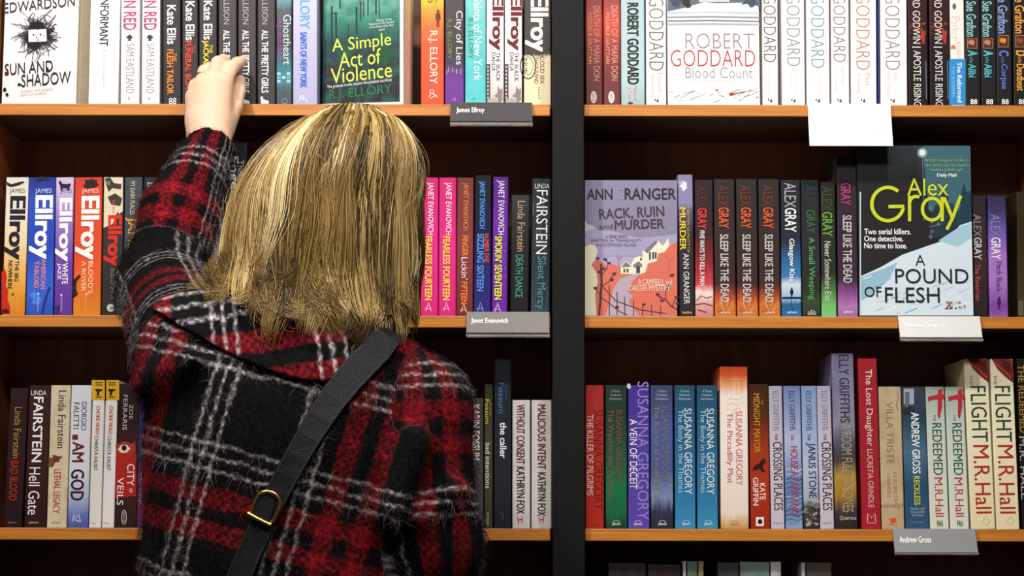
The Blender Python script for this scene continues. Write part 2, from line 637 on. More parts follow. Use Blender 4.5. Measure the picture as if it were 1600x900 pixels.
for i, (xt, xb, dx) in enumerate((((341, 370), (341, 370), -30), ((371.5, 400.5), (371.5, 400.5), 0), ((402, 430), (402, 430.5), 30))):
    spine_book(0, xt, xb, -50, cover_mat(((0.0, '3a3538'), (1.0, '403a3c')), 0.4),
               'dark grey spine titled ALL THE PRETTY GIRLS, %s of three alike' % ('leftmost, behind the fingertips', 'middle, beside the index finger', 'rightmost, beside the teal spine')[i], GA, PB(
        T('author_name', 'ELLISON', 379.5 + dx, 388.5 + dx, -7, 38, 'b9b2b0', 'l'),
        T('title', 'ALL THE', 379 + dx, 389 + dx, 47, 82, 'f0ecea', 'b'),
        T('title', 'PRETTY GIRLS', 378.5 + dx, 389.5 + dx, 86, 145, 'f0ecea', 'b'),
        ('poly', 'publisher_logo', [(377 + dx, 151), (381 + dx, 151), (381 + dx, 155), (384 + dx, 156), (390 + dx, 158), (390 + dx, 162), (378 + dx, 162)], 'f0ecea')))


def ghost(p):
    p.text('author_name', 'R.J. ELLORY', 431.8, 440.5, 31, 95, 'b0388c', 'n')
    p.text('title', 'Ghostheart', 442.5, 455, 23, 101, 'c9d6d8', 'n')
    for i in range(3):
        for j in range(3):
            if (i + j) % 2 == 0 or j == 1:
                p.rect('cover_picture', 433 + 7.5 * i, 438.5 + 7.5 * i, 113 + 6 * j, 117.5 + 6 * j, ('9cc6cc', '6fa6b0')[(i + j) % 2])
    p.ring('publisher_logo', 445, 158, 4, 4, .8, '8aa0a4', 12)


spine_book(0, (431.5, 456), (431.5, 456), -50, cover_mat(((0.0, '3a4a52'), (.12, '44545a'), (.22, '3f8496'), (.34, '35656f'), (.45, '3b3c46'), (.7, '4b5860'), (.82, '6fb0b4'), (1.0, '58868c')), 0.4, 0.1, 12),
           'narrow teal and grey spine titled Ghostheart on the top left shelf', GA, ghost)
spine_book(0, (457.5, 496), (457.5, 496), -50, cover_mat(((0.0, 'a9a8cc'), (.5, 'b6b6d2'), (1.0, 'c8c8de')), 0.4, .1),
           'lavender spine with blue SAINTS OF NEW YORK lettering on the top left shelf', GA, PB(
    T('author_name', 'ELLORY', 468.5, 484, -17, 45, '58a0e0', 'b'),
    T('title', 'SAINTS OF NEW YORK', 469, 479.5, 50, 137, '3a62d0', 'x'),
    ('line', 'publisher_logo', [(467, 158), (471, 150), (474, 153), (472, 157), (478, 155), (480, 160)], 1.2, 'eceaf4'),
    ('ring', 'publisher_logo', 472, 152, 3, 3, 1, 'eceaf4', 12)))
spine_book(0, (497, 501.5), (497, 501.5), -50, cover_mat(((0.0, '20406a'), (.6, '2c5c94'), (.75, '1c2228'), (1.0, '20242a'))), 'very thin dark blue spine beside the lavender spine', GA, recess=0.036, depth=.11)


def simple_act(p):
    r = random.Random(5)
    for x, a, b, w in ((518.5, 9, 72, 2.6), (525, 20, 60, 2.8), (531, -20, 14, 2), (544.5, 38, 62, 1.3), (557, 11, 53, 2.6), (563.5, 2, 32, 2), (568.5, 2, 26, 1.6), (575, -8, 24, 1.8), (588, -6, 22, 2.2), (592.5, -20, 28, 1.5)):
        p.line('cover_picture', [(x, a), (x + r.uniform(-.4, .4), (a + b) / 2), (x + r.uniform(-.6, .6), b)], w, '20343a')
    p.line('cover_picture', [(520, 21), (527, 20)], 1.5, '20343a')
    p.blob('cover_picture', 601, 84, 14, 17, '215238', .3, 20, 2)
    for i, (s, a, b) in enumerate((('Winner of the', 588, 612), ("Theakston's Old Peculier", 576, 616), ('Crime Novel of the Year', 577, 615), ('award', 592, 601))):
        p.text('blurb', s, a, b, 29 + 5 * i, 32.8 + 5 * i, 'd7e4dc', 'n', False, 2)
    G = 'd9e856'
    p.text('title', 'A Simple', 519, 611, 56, 82, G, 'n', False, 3)
    p.text('title', 'Act of', 530, 595, 79, 103, G, 'n', False, 3)
    p.text('title', 'Violence', 517, 612, 102, 126, G, 'n', False, 3)
    p.text('blurb', 'The greatest truths require the greatest sacrifices', 511, 612, 127.5, 134, 'e6e4e2', 'n', False, 3)
    p.text('author_name', 'R.J. ELLORY', 514.5, 612, 136, 155, '2e7a48', 'n', False, 2.5)
    p.rect('cover_border', 625, 630.5, -60, 162, 'e9e6e2')
    p.poly('cover_border', [(502, 162.5), (630, 159), (630, 163), (502, 164)], 'e9e6e2')


face_book(0, 503, 630, -60, 0.046, cover_mat(((0.0, '332f3a'), (.28, '35333e'), (.48, '2e4a4e'), (.62, '3f8270'), (.76, '6aa79a'), (1.0, '8fc4b6')), 0.36, .22, 4, '2a6a58', .6, 7), 'green and black book face out reading A Simple Act of Violence', GA, simple_act, yaw=math.radians(-15), front=-0.004)


def fig(p, x, y, h, col='241a14', part='cover_picture'):
    p.disc(part, x, y - h * .42, h * .085, h * .1, col, 10)
    p.poly(part, [(x - h * .13, y - h * .32), (x + h * .13, y - h * .32), (x + h * .16, y + h * .05), (x + h * .08, y + h * .08), (x + h * .07, y + h * .5), (x + h * .01, y + h * .5), (x, y + h * .12), (x - h * .03, y + h * .5), (x - h * .09, y + h * .5), (x - h * .09, y + h * .08), (x - h * .16, y + h * .04)], col)


def anniv(p):
    fig(p, 684.5, 29, 27, '6a2a12')
    p.text('title', 'S', 668, 683, -6, 5, '8a6a20', 'n')
    p.text('author_name', 'R.J. ELLORY', 668, 683.5, 48, 131, 'f6e8dc', 'n')
    p.ring('publisher_logo', 675, 143, 3, 3, 1.1, 'f6d8c8', 12)
    p.line('publisher_logo', [(670, 152), (673, 146), (678, 147), (682, 151), (684, 153)], 1.3, 'f6d8c8')
    p.line('publisher_logo', [(672, 154), (677, 151), (683, 148)], 1.1, 'f6d8c8')


spine_book(0, (657, 694.5), (657.5, 694), -50, cover_mat(((0.0, 'e2502c'), (.45, 'e5522a'), (.6, 'e8702a'), (.7, 'f0962c'), (.78, 'f3c238'), (.86, 'f0dc50'), (1.0, 'f0e060')), .36, .1, 6), 'orange and yellow spine with a walking figure on the top left shelf', GA, anniv)


def lies(p):
    p.text('title', 'City of Lies', 709.5, 723, 17, 101, 'e2dce2', 'n')
    p.text('author_name', 'R.J. ELLORY', 697.5, 706, 30, 93, '6f8a4c', 'n')
    r = random.Random(2)
    for i in range(9):
        x = 697 + 3.1 * i
        p.rect('cover_picture', x, x + 1.8, 104 + r.uniform(0, 6), 112 + r.uniform(0, 4), r.choice(['9a78b8', '6a4a80', 'b49acc']))
    p.line('publisher_logo', [(706, 157), (711, 153), (712, 158)], 1, 'c0a0d8')


spine_book(0, (695, 725.5), (695, 725.5), -50, cover_mat(((0.0, '6c2f90'), (.2, '6a3490'), (.3, '4a3560'), (.36, '3a3338'), (.8, '443a3c'), (1.0, '443a3c')), .38, .1, 9), 'dark grey and purple spine titled City of Lies', GA, lies)
spine_book(0, (726.5, 759.5), (726.5, 759.5), -50, cover_mat(((0.0, '5ec6cc'), (.35, '5cc0c4'), (.65, '6cc0bc'), (1.0, '86d2cc')), .38, .1, 5, '3f9c9c', .35, 6), 'turquoise spine titled Saints of New York beside the City of Lies spine', GA, PB(
    T('title', 'Saints of New York', 740.5, 753, -4, 126, 'eef6f4', 'n'),
    T('author_name', 'R.J. ELLORY', 730, 739, 28, 92, '3f8468', 'n'),
    ('line', 'publisher_logo', [(737, 156), (741, 152), (743, 157)], 1, '3f8a90')))


def dahlia(dx):
    def f(p):
        r = random.Random(4)
        p.rect('cover_picture', 760.5 + dx, 766 + dx, 100, 160, '4a4444')
        for i in range(9):
            p.rect('cover_picture', 761.5 + dx, 763.5 + dx, 103 + 6 * i, 106 + 6 * i, 'd8d0d0')
        p.blob('cover_picture', 780 + dx, 150, 6, 11, '8a7c7c', .5, 14, 3)
        p.blob('cover_picture', 772 + dx, 157, 8, 5, 'b0a2a2', .5, 14, 4)
        p.text('author_name', 'Ellroy', 764 + dx, 786.5 + dx, -8, 79, '6a141c', 'x')
        p.text('title', 'THE BLACK', 775 + dx, 781.5 + dx, 82, 127, '4a4444', 'n')
        p.text('title', 'DAHLIA', 768 + dx, 774 + dx, 82, 111, '4a4444', 'n')
    return f


for i in range(2):
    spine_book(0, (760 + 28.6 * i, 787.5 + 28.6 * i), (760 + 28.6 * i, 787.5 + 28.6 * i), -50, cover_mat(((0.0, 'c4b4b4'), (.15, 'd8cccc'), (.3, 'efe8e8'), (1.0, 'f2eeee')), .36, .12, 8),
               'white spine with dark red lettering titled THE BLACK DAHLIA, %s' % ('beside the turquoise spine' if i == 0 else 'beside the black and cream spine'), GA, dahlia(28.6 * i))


def cold(p):
    p.ring('cover_picture', 825, 103, 12, 20, 1.6, '2a2422', 26)
    p.ring('cover_picture', 825, 103, 8, 14, .7, '2a2422', 26)
    p.text('cover_picture', 'NUE', 819, 824, 92, 114, '2a2422', 'n')
    p.text('author_name', 'Ellroy', 820.5, 857, -7, 81, 'ece8e2', 'x')
    p.text('title', 'COLD SIX', 843.5, 850.5, 88, 131, '8a3c1c', 'n')
    p.text('title', 'THOUSAND', 835, 841.5, 89, 131, '8a3c1c', 'n')
    for i in range(5):
        p.disc('publisher_logo', 842, 137 + 4 * i, 1.3, 1.2, '8a8070', 8)


spine_book(0, (818, 862.5), (818, 861.5), -50, cover_mat(((0.0, 'e6d8b4'), (.36, 'e8dcb8'), (.385, '3c3432'), (1.0, '3a3230')), .36, .05, 10), 'wide black and cream spine titled COLD SIX THOUSAND beside the black post', GA, cold, gap=1.2)


# ================================================== TOP RIGHT SHELF
for i in range(2):
    dx = 27.8 * i
    spine_book(0, (914.5 + dx, 941.5 + dx), (915 + dx, 942 + dx), -50, cover_mat(((0.0, '6a3434'), (.22, '6e3030'), (.45, '9a3630'), (.6, 'c8483a'), (.75, '9c3a30'), (.9, '5e3a34'), (1.0, '4a3630')), .36, .12, 7),
               'red brown spine titled DEATH OF A MAFIA DON, %s' % ('against the black post' if i == 0 else 'beside the pale blue spine'), GB, PB(
        T('title', 'DEATH OF A MAFIA DON', 927.5 + dx, 937 + dx, 9, 126, 'd89a8c', 'n'),
        T('author_name', 'MICHELE GIUTTARI', 919.5 + dx, 924.5 + dx, 20, 100, 'dca87c', 'n'),
        ('disc', 'publisher_logo', 927.6 + dx, 152, 4.8, 9.6, 'e6d4d0'),
        T('publisher_logo', 'ABACUS', 925.5 + dx, 930 + dx, 145.5, 158.5, '70302c', 'n')))

spine_book(0, (969.5, 1007), (970.5, 1008), -50, cover_mat(((0.0, '9cb4b8'), (.2, 'b4cccf'), (1.0, 'a8bec4')), .36, .1, 5), 'pale blue spine with bold black condensed capitals on the top right shelf', GB, PB(
    T('author_name', 'ROBERT GODDARD', 980, 998, 4, 132, '1e2826', 'x'),
    T('title', 'Name to', 990, 996.5, 134, 158, 'd8a8b0', 'n'),
    T('title', 'a Face', 981, 987.5, 136, 158, 'd8a8b0', 'n'),
    ('blob', 'publisher_logo', 985, 161, 5, 2, '4a3a34', .4, 10, 3)))


def godd(x0, x1, ty0, ty1, col, lines, lc, wt='t'):
    """thin capitals along a white spine; lines: (text, x0, x1, y0, y1)"""
    def f(p):
        p.text('author_name', 'GODDARD', x0, x1, ty0, ty1, col, wt)
        for s, a, b, c, d in lines:
            p.text('title', s, a, b, c, d, lc, 't')
        cx = (x0 + x1) / 2
        p.disc('publisher_logo', cx - 2.2, 156, 1.2, 1.6, '4a4440', 8)
        p.poly('publisher_logo', [(cx + 3.4, 154), (cx + 3.4, 160), (cx + 1.8, 160), (cx - .5, 158)], '4a4440')
    return f


spine_book(0, (1008.5, 1041), (1009.5, 1041.5), -50, WHITE, 'white spine with pink Found Wanting lettering left of the snow scene cover', GB,
           godd(1014, 1037, -4, 110, '6c6664', (('Found', 1028, 1035, 114, 143), ('Wanting', 1015.5, 1023, 115, 152)), 'dc9c90'))


def blood_count(p):
    p.poly('cover_picture', [(1043, -70), (1187, -70), (1187, 10), (1160, 4), (1120, 5), (1100, 3), (1070, 12), (1043, 18)], '5a6a74')
    p.poly('cover_picture', [(1100, -70), (1130, -70), (1140, 3), (1092, 3)], 'c8ccd0')
    p.blob('cover_picture', 1060, 2, 13, 8, '3c4a58', .5, 16, 2)
    p.blob('cover_picture', 1172, 3, 12, 8, '3c4a5c', .5, 16, 3)
    p.poly('cover_picture', [(1065, -4), (1076, -2), (1080, 11), (1074, 13), (1066, 6)], '2a2420')
    for y, c, w in ((20, 'b4bcc0', 1.6), (27, '8c969c', 2.6), (33, '707a80', 2.0), (38, 'aab4b8', 3)):
        p.line('cover_picture', [(1043, y), (1110, y - 1), (1187, y + .5)], w, c)
    p.text('author_name', 'ROBERT', 1071, 1178, 52, 76, 'a08890', 't', False)
    p.text('author_name', 'GODDARD', 1048, 1180, 78, 104, 'c04038', 't', False)
    p.text('title', 'Blood Count', 1071, 1176, 105, 122, '9a9296', 't', False)
    p.text('blurb', "There's no hiding place from the past", 1072, 1152, 125, 128.5, 'cbc3c3', 'n', False)
    p.blob('cover_picture', 1143, 147, 5.5, 2.6, 'c8322c', .3, 12, 3)
    p.line('cover_picture', [(1146, 147), (1160, 144), (1175, 141), (1183, 138.5)], [2, 1.2, .8, .5], 'b85048')
    p.blob('cover_picture', 1120, 141, 3, 1.2, 'd0504a', .3, 10, 4)
    p.line('cover_picture', [(1122, 148), (1128, 150), (1132, 151)], .9, 'd88880')
    r = random.Random(9)
    for i in range(26):
        x = r.uniform(1045, 1183); y = r.uniform(142, 161)
        L = r.uniform(4, 14)
        p.line('cover_picture', [(x, y), (x + L, y - L * .45)], r.uniform(.5, 1.8), r.choice(['b4c4bc', 'c8d4d0', '8ea49c', 'd4dcd8']))


face_book(0, 1043, 1187.5, -62, 0.03, cover_mat(((0.0, 'e2eae6'), (.2, 'f2f3f2'), (1.0, 'f4f4f4')), .36, .1), 'white snow scene book face out reading Blood Count on the top right shelf', GB, blood_count)

for xt, xb, tx, ty, c, ls, lc, lb in (
        ((1190, 1215), (1191.5, 1216.5), (1193, 1212.5), (-7, 97), '6a6868', (('Set in Stone', 1199, 1204.5, 102, 155),), 'b4d4dc', 'narrow white spine with grey capitals and pale blue Set in Stone line'),
        ((1219, 1257), (1222, 1258.5), (1229, 1250), (-8, 103), '8a9a96', (('Long Time', 1241, 1247, 108, 148), ('Coming', 1231, 1237, 107, 138)), 'dcd0d0', 'white spine with grey green capitals and pale Long Time Coming lines'),
        ((1259, 1295.5), (1260.5, 1297), (1267, 1288), (-8, 106), '7ea4a8', (('Name to a', 1279, 1285, 108, 150), ('Face', 1269, 1275, 109, 128)), 'dcdcdf', 'white spine with teal capitals above the blank glare-white shelf card'),
        ((1297, 1327), (1299, 1327.5), (1302, 1321), (-7, 97), '8e8a8c', (('Take No', 1314, 1320, 102, 133), ('Farewell', 1304, 1310, 101, 140)), 'd4d4dc', 'white spine with light grey capitals above the blank shelf card'),
        ((1328.5, 1369.5), (1329.5, 1370), (1337.5, 1359), (-9, 109), 'cc8878', (('Past', 1352.5, 1360, 114, 134), ('Caring', 1338, 1345.5, 114, 145)), 'dca8a0', 'white spine with salmon red capitals and Past Caring line'),
        ((1375, 1416.5), (1376, 1418), (1383, 1406), (-9, 109), '9c9692', (('Into', 1397, 1403, 113, 130), ('the Blue', 1386, 1392, 113, 150)), 'd4d6de', 'white spine with grey capitals and Into the Blue line beside the red spattered black spine')):
    spine_book(0, xt, xb, -50, WHITE, lb, GB, godd(tx[0], tx[1], ty[0], ty[1], c, ls, lc))
spine_book(0, (1371, 1374.2), (1371, 1374.2), -50, cover_mat(((0.0, '22387c'), (1.0, '2c4890'))), 'very thin dark blue spine between two white spines', GB, recess=.003, gap=.1)


def apostle(dx):
    def f(p):
        r = random.Random(13)
        for i in range(15):
            p.blob('cover_picture', r.uniform(1420, 1446) + dx, r.uniform(-25, 72), r.uniform(1.2, 4.5), r.uniform(1.2, 4.5), r.choice(['8a2420', '6a1c1a', 'a83428', '501a18']), .45, 10, i)
        p.blob('cover_picture', 1442 + dx, 57, 5, 12, 'a8322a', .45, 14, 31)
        p.text('author_name', 'RICHARD GODWIN', 1426 + dx, 1437.5 + dx, -38, 68, 'e4e0de', 'n')
        p.rect('title', 1425 + dx, 1438.5 + dx, 73, 74.5, 'e4e0de')
        p.text('title', 'APOSTLE RISING', 1427.5 + dx, 1439 + dx, 79, 166, 'e4e0de', 'n')
        p.line('blurb', [(1446.5 + dx, 95), (1447.5 + dx, 155)], .9, '8890a0')
    return f


for i in range(2):
    dx = 33.8 * i
    spine_book(0, (1417.5 + dx, 1449 + dx), (1419 + dx, 1451 + dx), -50, cover_mat(((0.0, '1e1819'), (.5, '221819'), (.7, '30181a'), (1.0, '3a1a1a')), .36, .2, 8),
               'black spine spattered red titled APOSTLE RISING, %s' % ('beside the white spines' if i == 0 else 'beside the white and blue spine'), GB, apostle(dx))


def reformed(p):
    p.rect('cover_picture', 1483, 1508.5, 92, 164, '2f8ed0')
    p.disc('publisher_logo', 1491, 10, 3, 5, '5a6a5c', 10)
    p.text('author_name', 'Parker', 1486, 1500, 26, 62, 'dcc4b4', 'h')
    p.blob('cover_picture', 1489, 74, 3, 4, 'd87a50', .5, 10, 2)
    p.text('blurb', 'Bilal', 1495, 1501, 66, 90, 'dcc4b4', 't')
    p.text('title', 'The Reformed', 1495.5, 1503, 97, 160, 'e4f2fa', 'b')
    p.text('title', 'TOD GOLDBERG', 1487, 1491.5, 103, 152, '8cc8f0', 'n')


spine_book(0, (1482.8, 1506), (1486, 1508.5), -50, cover_mat(((0.0, 'f0ece6'), (1.0, 'f0ece6'))), 'white and bright blue spine titled The Reformed', GB, reformed)

for i, (dx, c1, c2, cp, a_, rest, yb) in enumerate(((0, '8cc4c8', '4fb4bc', 'c8804c', 'A', 'is for Alibi', 121), (24.8, '8cc4c8', '5ab8c4', 'c08058', 'A', 'is for Alibi', 121), (49, '86a4dc', '5a7ad8', 'e8822c', 'C', 'is for Corpse', 139), (75.5, 'e8a038', 'e8a83c', '8a4a20', 'D', 'is for Deadbeat', 142))):
    def gr(p, dx=dx, c1=c1, c2=c2, cp=cp, a_=a_, rest=rest, yb=yb):
        p.text('author_name', 'Sue Grafton', 1510 + dx, 1525 + dx, 2 - (18 if dx > 40 else 0), 57.5 - (5 if dx > 40 else 0), c1, 'b')
        p.rect('cover_picture', 1511 + dx, 1527 + dx, 60 - (5 if dx > 40 else 0), 76 - (2 if dx > 40 else 0), 'a8785c')
        p.rect('cover_picture', 1512 + dx, 1526 + dx, 61 - (5 if dx > 40 else 0), 75 - (2 if dx > 40 else 0), '4a2a1c')
        p.blob('cover_picture', 1519 + dx, 67 - (3 if dx > 40 else 0), 5, 5, cp, .4, 12, 4)
        y = 79
        p.text('title', a_, 1512 + dx, 1527 + dx, y, y + 9, c2, 'x')
        p.text('title', rest.split(' ', 2)[0] + ' ' + rest.split(' ')[1], 1515 + dx, 1521 + dx, y + 10, y + 20, c2, 'n')
        p.text('title', rest.split(' ')[-1], 1513 + dx, 1525 + dx, y + 21, yb, c2, 'b')
        p.text('publisher_logo', '88', 1516 + dx, 1527 + dx, 155, 163, 'f0eeec', 'b', False)
    spine_book(0, (1507 + dx, 1531 + dx), (1508.5 + dx, 1532.6 + dx), -50, cover_mat(((0.0, '221f22'), (1.0, '262327'))),
               ('black spine titled A is for Alibi in teal, beside the white and blue spine', 'black spine titled A is for Alibi in teal, beside the blue lettered C spine', 'black spine with blue lettering titled C is for Corpse', 'black spine with orange lettering titled D is for Deadbeat')[i], GB, gr)


# ================================================== MIDDLE LEFT SHELF
def ellroy(x, top, ecol, jcol, lines, lcol, shape, ex, jx):
    def f(p):
        p.text('author_name', 'JAMES', jx[0], jx[1], 294.5, 303.5, jcol, 'n', False)
        p.text('author_name', 'Ellroy', ex[0], ex[1], top, top + 100, ecol, 'x')
        for s, a, b, c, d in lines:
            p.text('title', s, a, b, c, d, lcol, 'b')
        shape(p)
    return f


def plane_(p):
    p.poly('cover_picture', [(10, 284), (13, 285.5), (18, 288), (28, 285), (37, 283), (38, 285), (31, 289), (24, 291), (16, 292), (11, 289)], '241f20')
    p.poly('cover_picture', [(2.5, 425), (8, 420), (11, 432), (9, 446), (13, 455), (12, 468), (16, 478), (16, 489), (2.5, 489)], 'c0281c')
    p.poly('cover_picture', [(3, 484), (10, 482), (14, 485), (15, 490), (3, 490)], '4a1410')
    p.disc('publisher_logo', 20, 460, 2, 2.2, '7a5020', 10)


def blue_(p):
    p.blob('cover_picture', 66, 280, 9, 4, '1c2048', .4, 12, 2)
    p.line('cover_picture', [(78, 448), (72, 465), (66, 490)], 3.4, '1c2a6c')
    p.blob('cover_picture', 56, 465, 8, 9, '4a7ae0', .4, 14, 5)
    p.disc('publisher_logo', 60, 459, 1.6, 2, 'c0c8f0', 8)
    p.text('publisher_logo', 'WINDMILL', 58, 61, 464, 488, 'a8b4ec', 'n')


def dog_(p):
    p.poly('cover_picture', [(91.5, 285), (94, 282), (95, 283), (97, 287), (105, 288), (109, 286), (111, 289), (109, 292), (108.5, 298), (106, 298), (105, 294), (98, 294), (97, 298), (95, 298), (94, 290)], '231a26')
    p.disc('publisher_logo', 96, 461, 1.6, 2, 'd8c8ec', 8)
    p.text('publisher_logo', 'WINDMILL', 94.5, 97.5, 464, 488, 'c4b0e0', 'n')
    p.blob('cover_picture', 90, 484, 5, 7, '3a2260', .4, 12, 3)


def gun_(p):
    p.blob('cover_picture', 143, 287, 12, 6.5, '2a1c1a', .3, 16, 3)
    p.blob('cover_picture', 137, 292, 5, 3.5, '2a1c1a', .3, 12, 4)
    p.poly('cover_picture', [(115, 437), (124, 429), (127, 431), (120, 440), (119, 450), (122, 460), (115, 466), (114, 452)], '2c1a18')
    p.disc('publisher_logo', 135, 460, 1.6, 2, 'f4c8a0', 8)
    p.text('publisher_logo', 'WINDMILL', 132.5, 135.5, 464, 488, 'f0b890', 'n')


spine_book(1, (10.5, 44), (2.5, 38.5), 277, cover_mat(((0.0, 'd07a24'), (.15, 'd89230'), (.35, 'e4b460'), (.55, 'e8d0a4'), (.75, 'e4dccc'), (1.0, 'd8d2c8')), .36, .15, 5), 'cream and orange spine with black lettering titled THE BIG NOWHERE', GC,
           ellroy(0, 306, '1e1c2c', '4a4440', (('THE BIG', 23, 29.5, 407, 440), ('NOWHERE', 12.5, 19.5, 407, 452)), '3a2c24', plane_, (7, 39), (15, 39)))
spine_book(1, (45.5, 86), (40, 82.5), 277, cover_mat(((0.0, '2e4cb0'), (.2, '3a62d0'), (.5, '2a46b4'), (.8, '3450b8'), (1.0, '28368a')), .34, .2, 6), 'bright blue spine titled AMERICAN TABLOID', GC,
           ellroy(0, 305, 'f0f0f4', 'c8d0e8', (('AMERICAN', 64, 71.5, 405, 452), ('TABLOID', 53.5, 61, 408, 450)), 'e08a80', blue_, (46, 82), (55, 81)))
spine_book(1, (87.5, 115), (84, 112.5), 277, cover_mat(((0.0, '5a3690'), (.4, '6c42a4'), (.7, '9a78c4'), (.9, 'c4aed8'), (1.0, 'cbb8dc')), .34, .1, 6), 'lilac spine with a black dog titled WHITE JAZZ', GC,
           ellroy(0, 309, 'f4f0f6', '6a5078', (('WHITE', 97, 106, 411, 444), ('JAZZ', 89, 95.5, 411, 437)), 'f0e8f4', dog_, (86.5, 112.5), (94, 112)))
spine_book(1, (116.5, 160.5), (113.5, 157), 277, cover_mat(((0.0, 'e08a28'), (.2, 'e06a28'), (.45, 'd84c2c'), (.8, 'd4492f'), (1.0, 'c84030')), .34, .12, 6), "red orange spine titled BLOOD'S A ROVER", GC,
           ellroy(0, 306, 'f6f0ee', 'f0c8b8', (("BLOOD'S", 138, 145.5, 408, 459), ('A ROVER', 127.5, 134.5, 408, 455)), 'f4c89c', gun_, (118, 155), (128, 154)))


def dudley(p):
    p.poly('cover_picture', [(163, 277), (192, 277), (192, 330), (186, 335), (184, 330), (176, 350), (162, 356)], 'd8ccb0')
    for pts in ([(164, 279), (172, 277), (178, 286), (190, 288), (189, 296), (176, 294), (170, 300), (166, 290)], [(168, 308), (180, 302), (191, 310), (188, 322), (174, 320)]):
        p.poly('cover_picture', pts, '3a3832')
    p.rect('cover_picture', 166, 172, 283, 289, '5a7a5c')
    p.text('author_name', 'James', 174, 181, 312, 333, 'd02c20', 'n')
    p.text('author_name', 'Ellroy', 162, 190, 336, 416, 'd82c1c', 'x')
    p.text('title', 'DUDLEY SMITH', 173, 178, 420, 466, 'a89c98', 'n')
    p.disc('publisher_logo', 173, 481, 6, 6, 'c8d0c4')
    p.blob('publisher_logo', 175, 482, 3.5, 3.5, '7a8a80', .3, 10, 2)


spine_book(1, (162, 193.5), (158.5, 191), 277, cover_mat(((0.0, '35302f'), (1.0, '3a3434')), .36), 'dark spine with cream top and bright red lettering beside the raised elbow', GC, dudley)
spine_book(1, (194.5, 223), (192, 220.5), 277, cover_mat(((0.0, '3a4048'), (1.0, '434b55')), .4), 'slate grey spine titled MY DARK PLACES behind the raised sleeve', GC, PB(
    T('title', 'MY DARK PLACES', 203.5, 211, 283, 335, 'd8c8a0', 'n'),
    T('author_name', 'JAMES', 195.5, 213, 339, 400, 'd8a040', 'b')))
spine_book(1, (224.5, 250), (222.5, 248), 277, cover_mat(((0.0, '26262c'), (1.0, '2c2c34'))), 'dark spine mostly hidden by the raised sleeve', GC, PB(
    T('title', 'BLOOD', 230, 240, 285, 340, 'c8c4c0', 'n')))
spine_book(1, (320.5, 350), (320.5, 350), 290, cover_mat(((0.0, 'd8d6e4'), (1.0, 'e8e6ee'))), 'white spine partly hidden between raised sleeve and blonde hair', GC, PB(
    T('author_name', 'Enger', 326, 338, 355, 398, '3a3c6c', 'n')))


def burned(p):
    p.text('author_name', 'Thomas', 371, 381, 250, 296, 'b8b4b8', 'n')
    p.text('author_name', 'Enger', 357, 372.5, 244, 308, 'f0eeee', 'b')
    p.blob('cover_picture', 362, 322, 6, 8, 'e07818', .4, 14, 3)
    p.blob('cover_picture', 363, 319, 3, 5, 'f4c040', .4, 12, 4)
    p.text('title', 'Burned', 355, 370, 340, 420, 'c84020', 'n')


spine_book(1, (351, 386), (351, 386), 224, cover_mat(((0.0, '16161a'), (.6, '1c1c22'), (1.0, '24262e')), .35), 'tall black spine with a flame between the sleeve and the blonde hair', GC, burned)
spine_book(1, (622, 656), (622, 656), 303, cover_mat(((0.0, 'e4cc18'), (1.0, 'e6d21c')), .36), 'yellow spine titled SIX beside the blonde hair', GC, PB(
    T('title', 'HARD SIX', 638, 647, 400, 468, '3a3410', 'n'),
    ('blob', 'publisher_logo', 646, 481, 4, 5, 'c85a20', .4, 10, 2)))

PINK = cover_mat(((0.0, 'd02878'), (.5, 'd83084'), (1.0, 'c8246c')), .3, .12, 5)


def roos(p, x, y, c):
    p.line('publisher_logo', [(x - 4, y + 8), (x - 1, y), (x, y - 6), (x + 3, y + 2), (x + 5, y + 8)], 1.3, c)
    p.line('publisher_logo', [(x - 5, y + 4), (x + 5, y + 5)], 1.0, c)


for i in range(2):
    dx = 28 * i

    def f14(p, dx=dx):
        p.text('author_name', 'JANET EVANOVICH', 666 + dx, 677.5 + dx, 285, 367, 'f4e8ee', 'n')
        p.text('title', 'FEARLESS FOURTEEN', 664 + dx, 675 + dx, 369, 469, 'f0dc28', 'b')
        roos(p, 669 + dx, 478, 'f0b0d0')
    spine_book(1, (658 + dx, 685.5 + dx), (657 + dx, 684.5 + dx), 277.5, PINK, 'hot pink spine titled FEARLESS FOURTEEN, %s' % ('beside the yellow spine' if i == 0 else 'beside the brown spine'), GC, f14)


def f15(p):
    p.text('author_name', 'JANET EVANOVICH', 722, 732, 286, 360, 'e0884c', 'n')
    p.text('title', 'FINGER', 722, 731.5, 368, 400, 'f08438', 'b')
    p.text('title', "Lickin'", 721, 731, 402, 437, 'f0d8dc', 'n')
    p.text('title', 'FIFTEEN', 720.5, 730, 440, 475, 'f08438', 'b')
    roos(p, 724, 480, 'e8b8a0')


spine_book(1, (714.5, 740.5), (712.5, 739), 277.5, cover_mat(((0.0, '6c2c2c'), (.5, '84363a'), (1.0, '6a3428')), .34, .1), 'brown red spine with orange lettering between pink and dark blue spines', GC, f15)


def f16(p):
    p.text('author_name', 'JANET EVANOVICH', 747, 758, 283, 357, '4a8ce0', 'b')
    p.text('title', 'SIZZLING SIXTEEN', 745.5, 756, 365, 455, '5c94ec', 'b')
    p.text('blurb', 'NUMBER ONE', 757, 764, 365, 410, 'd84a38', 'b')
    roos(p, 750, 478, '7c90d0')


spine_book(1, (741.5, 769), (740, 767), 274, cover_mat(((0.0, '302a78'), (.3, '2a2868'), (.6, '1c1e3c'), (1.0, '14151c')), .3, .1), 'navy blue spine with glowing blue lettering titled SIXTEEN', GC, f16)


